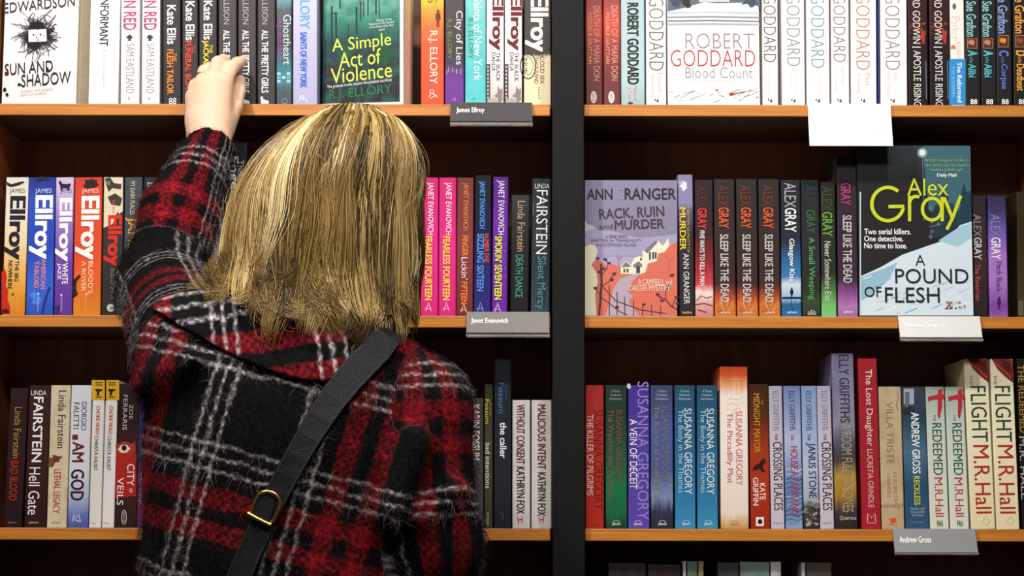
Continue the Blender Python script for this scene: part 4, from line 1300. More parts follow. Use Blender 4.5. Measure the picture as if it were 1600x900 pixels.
spine_book(2, (1125, 1167.5), (1126.3, 1170.5), 573, cover_mat(((0.0, 'c89454'), (.04, 'd8b484'), (.1, 'ecdcd0'), (.5, 'f0e6e0'), (.82, 'f0e2d8'), (.88, 'e0a070'), (.94, 'c85430'), (1.0, 'a83c24')), .36, .08, 7), 'tall white spine with orange red top titled The Piccadilly Plot', GF, picc)


def raven(p):
    p.poly('cover_picture', [(1175, 734), (1180, 727), (1186, 724), (1190, 718), (1196, 716), (1196, 722), (1191, 729), (1196, 738), (1190, 737), (1186, 732), (1181, 735)], '34140c')
    p.text('title', 'THE', 1189, 1192, 624, 632, 'c0903c', 'n')
    p.text('title', 'MIDNIGHT MAYOR', 1177.5, 1187.5, 615, 707, 'c8982c', 'n')
    p.text('author_name', 'KATE', 1187, 1196, 755, 781, 'ecd8c8', 'b')
    p.text('author_name', 'GRIFFIN', 1176.5, 1185, 746, 790, 'ecd8c8', 'b')
    p.rect('publisher_logo', 1181, 1193.5, 808, 822, 'ece4dc')
    p.disc('publisher_logo', 1187.5, 815, 3.6, 4, '201c1a', 14)


spine_book(2, (1172, 1198.5), (1173.3, 1203.8), 600, cover_mat(((0.0, '9c2c18'), (.3, 'b0341c'), (.55, 'a03820'), (.75, '5c2c18'), (1.0, '3c2414')), .34, .12, 6), 'brown and red spine with a raven titled MIDNIGHT MAYOR', GF, raven)


def elly(dx, ttl, tc, ac, tx, ty, wt='n', extra=None, the=(1210, 680)):
    def f(p):
        if extra: extra(p)
        p.text('author_name', 'ELLY GRIFFITHS', 1208 + dx, 1217 + dx, 611, 672, ac, 'n')
        p.text('title', 'THE', 1210.5 + dx, 1215 + dx, 678, 688, tc, 'n')
        p.text('title', ttl, tx[0], tx[1], ty[0], ty[1], tc, wt)
        p.text('publisher_logo', 'Quercus', 1208 + dx * 1.02, 1222 + dx * 1.02, 815, 819, '9894a4', 'n', False)
    return f


LIL = cover_mat(((0.0, 'c8c0cc'), (.5, 'cac2d0'), (1.0, 'a8a4bc')), .36, .12, 6)
spine_book(2, (1200.3, 1222.8), (1205, 1226.5), 603, LIL, 'pale lilac spine titled THE CROSSING PLACES beside the raven spine', GF, elly(0, 'CROSSING PLACES', '3a3034', '8c8890', (1208.5, 1222.5), (690, 797), 'n'))


def waves(p):
    r = random.Random(3)
    for i in range(12):
        y = 735 + 7 * i
        p.line('cover_picture', [(1228, y), (1236, y - 3 + r.uniform(-2, 2)), (1246, y + 2), (1253, y - 2)], r.uniform(1, 2.6), r.choice(['a8bcd8', '5c7cac', 'c8d4e4', '486498']))


spine_book(2, (1224.3, 1250.3), (1228, 1255), 603, cover_mat(((0.0, '8ca4cc'), (.2, '5c7cb0'), (.4, '7c94c4'), (.6, 'b0bcd8'), (.85, '8894c0'), (1.0, '6c78a8')), .34, .15, 7), 'blue sea spine with red HOUSE AT SEAS END lettering', GF, elly(25, 'HOUSE AT SEAS END', 'b43848', '4c5478', (1235.5, 1247.5), (697, 804), 'n', waves))


def rocks(p):
    r = random.Random(5)
    for i in range(34):
        p.blob('cover_picture', r.uniform(1258, 1279), r.uniform(782, 820), r.uniform(1.5, 5), r.uniform(1, 3), r.choice(['4c4844', '8c8880', 'b0aca4', '2c2a28', '6c6860']), .4, 9, i)


spine_book(2, (1252, 1275.8), (1256.3, 1280.7), 603, cover_mat(((0.0, '34302e'), (.15, '4c4a48'), (.2, 'a8b0bc'), (.4, 'b8c4d8'), (.7, '98acd0'), (1.0, '7c94c0')), .34, .06, 7), 'pale blue spine with rocks at its foot titled JANUS STONE', GF, elly(51, 'JANUS STONE', '3a3c7c', '686c94', (1259.5, 1275), (692, 778), 'n', rocks))
spine_book(2, (1277.2, 1297), (1281.8, 1304), 603, LIL, 'pale lilac spine titled THE CROSSING PLACES beside the stormy BONES spine', GF, elly(76, 'CROSSING PLACES', '3a3034', '8c8890', (1284.5, 1299.5), (690, 797), 'n'))


def bones(p):
    r = random.Random(12)
    for i in range(12):
        p.line('cover_picture', [(1322, 765), (1322 + r.uniform(-14, 14), 735 + r.uniform(-10, 50))], r.uniform(.5, 1.4), r.choice(['e0b048', 'c89430', 'a87828']))
    p.text('author_name', 'ELLY GRIFFITHS', 1311.5, 1327, 554, 660, '34303c', 'n')
    p.text('title', 'A ROOM FULL OF BONES', 1315.5, 1332, 663, 800, 'a89c8c', 'n')
    p.text('publisher_logo', 'Quercus', 1312, 1338, 806, 813, 'd0ccc8', 'n', False)


spine_book(2, (1297.5, 1335), (1305.3, 1340.5), 552, cover_mat(((0.0, '2a2626'), (.1, '3c342a'), (.17, 'a07828'), (.3, 'c0983c'), (.38, '4c4238'), (.45, '44424c'), (.6, '8c88a0'), (.8, '8480a0'), (1.0, '6c6888')), .34, .15, 6, '4a4658', .4, 4), 'tall stormy purple grey spine with golden glow titled A ROOM FULL OF BONES', GF, bones)
spine_book(2, (1339.5, 1371), (1346.8, 1377), 560, cover_mat(((0.0, 'a82430'), (1.0, '9c2430')), .36, .05), 'tall red spine titled The Lost Daughter on the lower right shelf', GF, PB(
    T('title', 'The Lost Daughter', 1350.5, 1363.5, 577, 697, 'e8d4d4', 'n'), T('author_name', 'LUCRETIA GRINDLE', 1356, 1364.5, 702, 793, 'e0c0c0', 'n'),
    ('line', 'publisher_logo', [(1355, 815), (1356, 802), (1361.5, 809), (1367, 802), (1368, 815)], 1.1, 'e8d0d0'), ('line', 'publisher_logo', [(1354, 817), (1369, 817)], .8, 'e8d0d0')))
spine_book(2, (1373, 1407.5), (1378, 1413.8), 604, cover_mat(((0.0, 'c0a47c'), (.14, 'c8b08c'), (.16, 'a88c64'), (.18, 'c8b08c'), (1.0, 'bca888')), .42, .06, 6, 'a08660', .45, 5), 'beige parchment spine titled VILLA TRISTE', GF, PB(
    T('title', 'VILLA TRISTE', 1385, 1396, 628, 725, '947850', 'l'), T('author_name', 'LUCRETIA', 1396, 1402, 738, 790, 'a48c68', 'n'), T('author_name', 'GRINDLE', 1386, 1391.5, 740, 778, 'a48c68', 'n'),
    ('blob', 'publisher_logo', 1395, 813, 6, 4, 'd8582c', .3, 12, 3), T('publisher_logo', 'PAN', 1390, 1401, 818, 821, 'd8582c', 'n', False), ('line', 'cover_picture', [(1402, 612), (1404, 622), (1400, 632), (1403, 640)], 1, '7c6444')))


def reckless(p):
    p.rect('cover_picture', 1412, 1428, 607, 632, '9ca8b4')
    p.rect('cover_picture', 1414, 1421, 612, 636, '5c6874')
    p.rect('cover_picture', 1428, 1438, 607, 622, '34404c')
    p.blob('cover_picture', 1422, 642, 9, 9, '242c34', .4, 14, 4)
    p.text('author_name', 'ANDREW GROSS', 1424.5, 1437, 644, 740, 'eceff0', 'b')
    p.text('title', 'RECKLESS', 1428, 1437.5, 744, 789, 'ccd43c', 'b')
    for i, (s, w) in enumerate((('THE NO.1 BEST', 12), ('SELLING AUTHOR', 11), ('PATTERSON', 9))):
        p.text('blurb', s, 1434 - w, 1434 + w, 793.5 + 5 * i, 797 + 5 * i, 'b0c0c8', 'n', False)
    p.text('publisher_logo', 'HarperCollins', 1423, 1444, 814, 817.5, '8ca0ac', 'n', False)


spine_book(2, (1408.5, 1445.5), (1415.2, 1452.5), 604, cover_mat(((0.0, '34587c'), (.3, '2c5070'), (.55, '4c7088'), (.75, '2c4454'), (.9, '34404c'), (1.0, '3c444c')), .34, .2, 6), 'slate blue spine with yellow green title RECKLESS', GF, reckless)


def redeemed(dx):
    def f(p):
        for pts in ([(1450, 620), (1462, 617), (1476, 616), (1476, 622), (1470, 625), (1460, 624), (1450, 627)], [(1465, 610), (1472, 607), (1472, 635), (1468, 655), (1465, 650), (1465, 630)]):
            p.poly('cover_picture', [(x + dx, y) for x, y in pts], 'b42c34')
        p.text('title', 'THE', 1458 + dx, 1462 + dx, 648, 658, '5c7064', 'n')
        p.text('title', 'REDEEMED', 1457.5 + dx, 1472 + dx, 661, 742, '2c5044', 'n')
        p.text('author_name', 'M.R.Hall', 1460.5 + dx, 1473.5 + dx, 746, 807, 'c03840', 'n')
        p.text('publisher_logo', 'PAN', 1464 + dx, 1473 + dx, 813, 823, '344840', 'b', False)
    return f


for i in range(2):
    dx = 31.5 * i
    spine_book(2, (1447 + dx * .95, 1474 + dx * 1.0), (1453.5 + dx, 1483.3 + dx), 604, cover_mat(((0.0, 'dce0d0'), (.3, 'd4dccc'), (.6, 'ccd4c8'), (.8, 'b8c4bc'), (1.0, '98a49c')), .36, .12, 6), 'pale mint spine with red cross titled THE REDEEMED, %s' % ('beside the slate blue spine' if i == 0 else 'beside the tall cream spine'), GF, redeemed(dx))


def flight(dx):
    def f(p):
        p.poly('cover_picture', [(1512 + dx, 561), (1543 + dx, 561), (1546 + dx, 585), (1545 + dx, 598), (1532 + dx, 588), (1520 + dx, 576)], '7c2420')
        p.poly('cover_picture', [(1526 + dx, 563), (1540 + dx, 566), (1543 + dx, 584), (1534 + dx, 578)], '4a1a18')
        p.line('cover_picture', [(1516 + dx, 566), (1542 + dx, 590)], 1.5, 'b05448')
        p.text('title', 'THE', 1515 + dx, 1519.5 + dx, 586, 601, '5c6c54', 'n')
        p.text('title', 'FLIGHT', 1517.5 + dx, 1542 + dx, 603, 690, '2c4434', 'n')
        p.text('author_name', 'M.R.Hall', 1522.5 + dx, 1547 + dx, 695, 802, 'b0301c', 'n')
        p.ring('publisher_logo', 1541 + dx, 814, 6, 7, .9, 'c8b490', 4)
    return f


for i in range(2):
    dx = 37.8 * i
    spine_book(2, (1504 + dx * 1.12, 1545 + dx), (1517.5 + dx * 1.05, 1555.8 + dx), 561, cover_mat(((0.0, 'e8dcb4'), (.5, 'ece4c4'), (1.0, 'e4dcbc')), .36, .1), 'tall cream spine with dark red top titled FLIGHT, %s' % ('beside the mint spines' if i == 0 else 'beside the black end spine'), GF, flight(dx))
spine_book(2, (1588, 1625), (1597.5, 1634), 560, cover_mat(((0.0, '1c1818'), (1.0, '221c1a')), .36), 'black spine with gold lettering at the right end of the lower shelf', GF, PB(
    T('title', 'THE REDEEMED', 1592, 1602, 570, 676, 'a8883c', 'n'), T('author_name', 'M.R. HALL', 1594, 1604, 682, 780, 'b8b0a8', 'n')))


# ================================================== BOTTOM RIGHT SHELF (only the tops show)
for x0, x1, yt, c, lb in ((950, 1010, 880, '2c2028', 'dark plum spine top at the left of the bottom right shelf'), (1012, 1064, 882, '2c2020', 'dark brown spine top beside the narrow white one on the bottom right shelf'),
                          (1067, 1072.5, 877, 'b0a8b4', 'very narrow pale spine top on the bottom right shelf'), (1073.5, 1090, 877, '5c6c60', 'grey green spine top beside the very narrow pale one'),
                          (1091, 1100, 877, '8c7c60', 'narrow tan spine top on the bottom right shelf'), (1121, 1155, 879, '34383a', 'charcoal spine top on the bottom right shelf'),
                          (1156, 1203, 878, '6c8078', 'wide grey green spine top on the bottom right shelf'), (1204, 1221, 878, 'b4b4b0', 'pale grey spine top on the bottom right shelf'),
                          (1252, 1259, 879, 'a8a8a4', 'narrow light grey spine top on the bottom right shelf'), (1260, 1300, 879, '4c423c', 'dark taupe spine top on the bottom right shelf')):
    spine_book(3, (x0, x1), (x0, x1), yt, cover_mat(((0.0, c), (.8, c), (1.0, c)), .4, 0, 6, '3a3a38', .25, 6), lb, GG, None)


# ------------------------------------------------------------------ shelf edge cards
M_CLEAR, _nt, _b = base_mat('clear_acrylic', 0.08)
_b.inputs['Base Color'].default_value = (0.85, 0.82, 0.8, 1)
_b.inputs['Transmission Weight'].default_value = 0.85
_b.inputs['IOR'].default_value = 1.3


def shelf_card(px0, px1, py0, py1, lip, col, label, words, wx, wy, rough=0.35, tilt=10, extra=None, wcol='f2f0ee'):
    yb, yt = -0.046, -0.033
    a = W(px0, py1, yb); b = W(px1, py0, yt)
    c0, c1 = W(px0, py0, yt), W(px1, py1, yb)
    w = (b.x - c0.x + c1.x - a.x) / 2
    cx = (a.x + b.x + c0.x + c1.x) / 4
    h = math.hypot(c0.z - a.z, yt - yb)
    lean = -math.atan2(yt - yb, c0.z - a.z)            # top leans towards the shelf
    zb = (a.z + c1.z) / 2
    vs, fs = box_vf(-w / 2, w / 2, 0, 0.0016, 0, h, 0.0004)
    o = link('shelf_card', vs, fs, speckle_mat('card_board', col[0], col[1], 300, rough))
    o.location = (cx, yb, zb)
    roll = math.atan2(c1.z - a.z, w) * 0.5
    o.rotation_euler = (lean, 0, 0)
    o.matrix_basis = Matrix.Translation(o.location) @ Matrix.Rotation(lean, 4, 'X')
    tag(o, label, 'shelf label', 'shelf edge cards')
    if lip:
        hz = lip
        v2, f2 = box_vf(-w / 2 - .0004, w / 2 + .001, 0.0022, 0.0042, -hz, h, 0.0004)
        k = len(v2); v3, f3 = box_vf(-w / 2 - .0004, w / 2 + .001, -0.0012, 0.0042, -hz, -hz + 0.0018, 0.0003)
        link('clear_holder', list(v2) + list(v3), f2 + [[k + i for i in f] for f in f3], M_CLEAR, o)
    n = (o.matrix_basis.to_3x3() @ Vector((0, 1, 0)))
    p = Print(o, Vector((cx, yb, zb)), n)
    if words: p.text('lettering', words, wx[0], wx[1], wy[0], wy[1], wcol, 'b', False)
    if extra: extra(p)
    p.finish()
    return o


shelf_card(704, 831, 160, 189, .007, ('3e3c3e', '424042'), 'dark grey shelf card under the turquoise spine on the top left shelf', 'James Ellroy', (713, 757), (168, 178))
shelf_card(729, 858, 487, 520, .006, ('6c6866', '726e6c'), 'grey shelf card at the right end of the middle left shelf', 'Janet Evanovich', (736, 794), (497, 507))
shelf_card(1405, 1533, 494, 527, .005, ('cccccc', 'd4d4d4'), 'pale shelf card with painted glare under the snowy face out book', 'Susanna Gregory', (1414, 1476), (504, 514))  # lamp glare is put into this pale base colour
shelf_card(1397, 1526, 826, 863, .003, ('808082', '868688'), 'shelf card greyed by painted glare under the slate blue spine on the lower right shelf', 'Andrew Gross', (1405, 1455), (838, 848))  # grey is lightened to carry reflected light


def speck(p):
    for a in ([(1369, 200), (1372, 208), (1380, 208)], [(1378, 199), (1384, 202), (1380, 205), (1385, 208)]):
        p.line('lettering', a, .7, 'c8c0b4')


shelf_card(1263.5, 1393.5, 162, 228, 0, ('f2f0ea', 'f6f4ef'), 'large blank shelf card whitened by painted glare hanging from the top right shelf', None, None, None, extra=speck)  # whitened base colour stands in for glare on the tilted card


# ------------------------------------------------------------------ the woman
def sdf_grid(lo, hi, vox):
    n = [int(math.ceil((hi[i] - lo[i]) / vox)) + 1 for i in range(3)]
    return np.full(n, 0.06, np.float32), np.array(lo, np.float32), vox


def add_cone(G, a, b, ra, rb, sc=(1, 1, 1), k=0.012, rot=None, sub=False):
    """round cone from a to b blended into the grid; sc squashes it along the axes (optionally in a turned frame)"""
    g, lo, vox = G
    a, b = np.array(a, np.float32), np.array(b, np.float32)
    R = np.eye(3, dtype=np.float32) if rot is None else np.array(rot, np.float32)
    S = np.array(sc, np.float32)
    m = max(ra, rb) * max(1.0, S.max()) + 0.055
    i0 = np.maximum(((np.minimum(a, b) - m - lo) / vox).astype(int), 0)
    i1 = np.minimum(((np.maximum(a, b) + m - lo) / vox).astype(int) + 2, np.array(g.shape))
    if (i1 <= i0).any():
        return
    ax = [lo[i] + vox * np.arange(i0[i], i1[i], dtype=np.float32) for i in range(3)]
    X, Y, Z = np.meshgrid(*ax, indexing='ij')
    P = np.stack((X - a[0], Y - a[1], Z - a[2]), -1) @ R.T / S
    d = (R @ (b - a)) / S
    L2 = float(d @ d)
    t = np.clip((P @ d) / max(L2, 1e-12), 0, 1)
    dist = (np.linalg.norm(P - t[..., None] * d, axis=-1) - (ra + (rb - ra) * t)) * S.min()
    v = g[i0[0]:i1[0], i0[1]:i1[1], i0[2]:i1[2]]
    if sub:
        h = np.clip(0.5 - 0.5 * (v + dist) / k, 0, 1)
        v[...] = v * (1 - h) - dist * h + k * h * (1 - h)
    else:
        h = np.clip(0.5 + 0.5 * (v - dist) / k, 0, 1)
        v[...] = v * (1 - h) + dist * h - k * h * (1 - h)


def surface(G):
    """smooth closed surface of the grid (surface nets)"""
    g, lo, vox = G
    s = g < 0
    n = np.array(g.shape)
    c = np.zeros(n - 1, np.int8)
    for dx in (0, 1):
        for dy in (0, 1):
            for dz in (0, 1):
                c += s[dx:n[0] - 1 + dx, dy:n[1] - 1 + dy, dz:n[2] - 1 + dz]
    act = (c > 0) & (c < 8)
    idx = np.argwhere(act)
    num = -np.ones(n - 1, np.int64)
    num[act] = np.arange(len(idx))
    acc = np.zeros((len(idx), 3)); cnt = np.zeros(len(idx))
    cs = [(0, 0, 0), (1, 0, 0), (0, 1, 0), (1, 1, 0), (0, 0, 1), (1, 0, 1), (0, 1, 1), (1, 1, 1)]
    val = [g[idx[:, 0] + q[0], idx[:, 1] + q[1], idx[:, 2] + q[2]] for q in cs]
    for i in range(8):
        for j in range(i + 1, 8):
            if sum(abs(cs[i][k] - cs[j][k]) for k in range(3)) != 1:
                continue
            m = (val[i] < 0) != (val[j] < 0)
            t = np.where(m, val[i] / np.where(m, val[i] - val[j], 1), 0)
            p = np.array(cs[i]) + t[:, None] * (np.array(cs[j]) - np.array(cs[i]))
            acc[m] += p[m]; cnt[m] += 1
    V = lo + vox * (idx + acc / cnt[:, None])
    F = []
    for ax in range(3):
        u, w = (ax + 1) % 3, (ax + 2) % 3
        sl0 = [slice(None)] * 3; sl1 = [slice(None)] * 3
        sl0[ax] = slice(0, -1); sl1[ax] = slice(1, None)
        e = s[tuple(sl0)] != s[tuple(sl1)]
        q = np.argwhere(e)
        q = q[(q[:, u] > 0) & (q[:, w] > 0) & (q[:, u] < n[u] - 1) & (q[:, w] < n[w] - 1)]
        inside = s[q[:, 0], q[:, 1], q[:, 2]]

        def at(du, dw):
            r = q.copy(); r[:, u] -= du; r[:, w] -= dw
            return num[r[:, 0], r[:, 1], r[:, 2]]
        f = np.stack((at(1, 1), at(0, 1), at(0, 0), at(1, 0)), 1)
        f[~inside] = f[~inside][:, ::-1]
        F.append(f)
    return V, np.concatenate(F)


def relax(V, F, n=2, f=0.5):
    e = np.concatenate([F[:, [i, (i + 1) % 4]] for i in range(4)])
    for _ in range(n):
        A = np.zeros_like(V); C = np.zeros(len(V))
        np.add.at(A, e[:, 0], V[e[:, 1]]); np.add.at(C, e[:, 0], 1)
        np.add.at(A, e[:, 1], V[e[:, 0]]); np.add.at(C, e[:, 1], 1)
        V = V + f * (A / C[:, None] - V)
    return V


def np_mesh(name, V, F, mats, parent=None, smooth=True):
    me = bpy.data.meshes.new(name)
    k = F.shape[1]
    me.vertices.add(len(V)); me.vertices.foreach_set('co', np.asarray(V, np.float32).ravel())
    me.loops.add(F.size); me.loops.foreach_set('vertex_index', F.ravel().astype(np.int32))
    me.polygons.add(len(F)); me.polygons.foreach_set('loop_start', np.arange(0, F.size, k, dtype=np.int32))
    me.polygons.foreach_set('use_smooth', np.full(len(F), smooth))
    for m in (mats if isinstance(mats, (list, tuple)) else [mats]):
        me.materials.append(m)
    me.update(calc_edges=True)
    me.validate()
    o = bpy.data.objects.new(name, me)
    COL.objects.link(o)
    if parent is not None:
        o.parent = parent
    return o


YB = -0.46                                    # the woman stands 0.46 m in front of the spines
def at(px, py, y):
    return np.array(W(px, py, y))


# joints ---------------------------------------------------------------
SHL, ELL, WRL = at(301, 556, -0.47), at(254, 447, -0.215), at(329, 226, -0.105)
SHR, ELR, WRR = at(652, 642, -0.46), at(672, 850, -0.47), at(678, 965, -0.34)
NECK0, HEADC = at(500, 585, -0.46), at(512, 330, -0.40)
PELV = np.array([at(435, 880, YB)[0], YB, 0.93])
CHEST = at(455, 650, YB)

M_SKIN, _nt, _b = base_mat('skin', 0.5)
_b.inputs['Base Color'].default_value = lin('e8bea2')
_b.inputs['Subsurface Weight'].default_value = 0.12
_b.inputs['Subsurface Radius'].default_value = (0.010, 0.004, 0.002)


def build_body(root):
    lo = (-0.66, -0.72, -0.005); hi = (0.10, 0.01, 1.97)
    G = sdf_grid(lo, hi, 0.0032)
    # legs and feet
    for sx in (-1, 1):
        hip = PELV + np.array([sx * 0.085, 0, -0.04]); knee = np.array([hip[0] + sx * .005, YB + .02, 0.49]); ank = np.array([knee[0], YB - .01, 0.085])
        add_cone(G, hip, knee, .082, .052, k=.03)
        add_cone(G, knee, knee + (ank - knee) * .35, .052, .053, k=.02)
        add_cone(G, knee + (ank - knee) * .35, ank, .053, .034, k=.02)
        add_cone(G, ank + np.array([0, -.02, -.045]), ank + np.array([0, .13, -.055]), .034, .028, (1, 1, .8), k=.02)
    # trunk
    add_cone(G, PELV, PELV + np.array([0, 0, .12]), .155, .125, (1, .68, 1), k=.03)
    add_cone(G, PELV + np.array([0, 0, .12]), CHEST, .125, .145, (1, .66, 1), k=.03)
    add_cone(G, CHEST, CHEST + np.array([.02, 0, .06]), .145, .10, (1, .62, 1), k=.03)
    for sx in (-1, 1):
        add_cone(G, CHEST + np.array([sx * .07, .06, -.03]), CHEST + np.array([sx * .07, .085, -.035]), .06, .045, k=.02)
    add_cone(G, NECK0 + np.array([0, .01, -.03]), SHL, .05, .05, k=.03)
    add_cone(G, NECK0 + np.array([0, .01, -.03]), SHR, .05, .05, k=.03)
    add_cone(G, NECK0 + np.array([0, .005, -.02]), HEADC + np.array([0, .0, -.06]), .054, .05, k=.025)
    # head looking at the shelf (+y), tipped up a little
    add_cone(G, HEADC + np.array([0, -.018, .03]), HEADC + np.array([0, .012, .025]), .077, .076, (1, 1.08, 1.08), k=.02)
    add_cone(G, HEADC + np.array([0, .03, -.02]), HEADC + np.array([0, .045, -.085]), .064, .038, (1, 1, 1), k=.03)
    add_cone(G, HEADC + np.array([0, .094, .012]), HEADC + np.array([0, .113, -.03]), .008, .013, k=.012)     # nose
    for sx in (-1, 1):
        add_cone(G, HEADC + np.array([sx * .03, .108, .012]), HEADC + np.array([sx * .036, .104, .012]), .012, .012, k=.01, sub=True)
        add_cone(G, HEADC + np.array([sx * .031, .083, .011]), HEADC + np.array([sx * .031, .0835, .011]), .0125, .0125, k=.003)
        add_cone(G, HEADC + np.array([sx * .018, .094, .03]), HEADC + np.array([sx * .045, .082, .03]), .006, .005, k=.01)
        add_cone(G, HEADC + np.array([sx * .078, -.005, .018]), HEADC + np.array([sx * .076, .0, -.03]), .014, .009, (.5, 1, 1), k=.008)
    add_cone(G, HEADC + np.array([-.018, .094, -.058]), HEADC + np.array([.018, .094, -.058]), .0065, .0065, k=.006)
    add_cone(G, HEADC + np.array([-.016, .093, -.068]), HEADC + np.array([.016, .093, -.068]), .007, .007, k=.006)
    # arms
    for S, E, Wr in ((SHL, ELL, WRL), (SHR, ELR, WRR)):
        add_cone(G, S, E, .048, .037, k=.02)
        add_cone(G, E, E + (Wr - E) * .3, .036, .035, k=.015)
        add_cone(G, E + (Wr - E) * .3, Wr, .035, .0262, k=.015)
    # raised left hand, back of the hand to the camera, fingers hooked over the spines
    hk = .006
    wr = WRL
    mcp = [at(302, 152, -.100), at(315, 133, -.104), at(333, 124, -.105), at(350, 129, -.100)]
    hr = [.0118, .0130, .0138, .0136]
    for m_, r_ in zip(mcp, hr):
        add_cone(G, wr + (m_ - wr) * .08 + np.array([(m_[0] - wr[0]) * .45, 0, 0]), m_, .0195, r_, k=.012)
    add_cone(G, at(314, 190, -.098), at(340, 190, -.096), .019, .019, k=.012)
    fing = [
        [mcp[0], at(305, 134, -.066), at(310, 128, -.042), at(316, 127, -.022)],
        [mcp[1], at(320, 112, -.066), at(327, 107, -.040), at(333, 108, -.018)],
        [mcp[2], at(341, 99, -.066), at(349, 95, -.038), at(355, 98, -.015)],
        [mcp[3], at(362, 106, -.068), at(371, 99, -.046), at(379, 95, -.026)]]
    for ch, r0 in zip(fing, (.0092, .0100, .0104, .0102)):
        rr = [r0 * 1.12, r0, r0 * .9, r0 * .74]
        for i in range(3):
            add_cone(G, ch[i], ch[i + 1], rr[i], rr[i + 1], k=.004)
    th = [at(347, 200, -.092), at(364, 168, -.080), at(371, 143, -.056), at(375, 125, -.034)]
    for i, (r0, r1) in enumerate(((.019, .0135), (.0135, .0115), (.0115, .0082))):
        add_cone(G, th[i], th[i + 1], r0, r1, k=.007 if i == 0 else .004)
    # lowered right hand, loosely curled
    d = np.array([-.05, .45, -.9]); d = d / np.linalg.norm(d)
    side = np.array([1., 0.1, 0.]); side /= np.linalg.norm(side)
    nrm = np.cross(d, side)
    for i in range(4):
        o_ = (i - 1.5) * .019
        k0 = WRR + d * (.085 - abs(i - 1.2) * .004) + side * o_
        add_cone(G, WRR + side * o_ * .6, k0, .016, .012, k=.01)
        k1 = k0 + (d * .8 + nrm * .5) * .036; k2 = k1 + (d * .4 + nrm * .85) * .024; k3 = k2 + (d * .0 + nrm) * .018
        for p, q, r0, r1 in ((k0, k1, .0098, .009), (k1, k2, .009, .0082), (k2, k3, .0082, .007)):
            add_cone(G, p, q, r0, r1, k=.004)
    t0 = WRR + side * -.022 + d * .02; t1 = t0 + d * .035 - side * .022 + nrm * .01; t2 = t1 + d * .03 - side * .004 + nrm * .012
    add_cone(G, t0, t1, .016, .011, k=.008); add_cone(G, t1, t2, .011, .0085, k=.004)
    V, F = surface(G)
    V = relax(V, F, 1, .4)
    o = np_mesh('body', V - np.array(root.location), F, M_SKIN, root)
    # nails on the raised hand
    return fing, th


# coat -----------------------------------------------------------------
P_FREQ = 0.270                                   # tartan repeat in metres


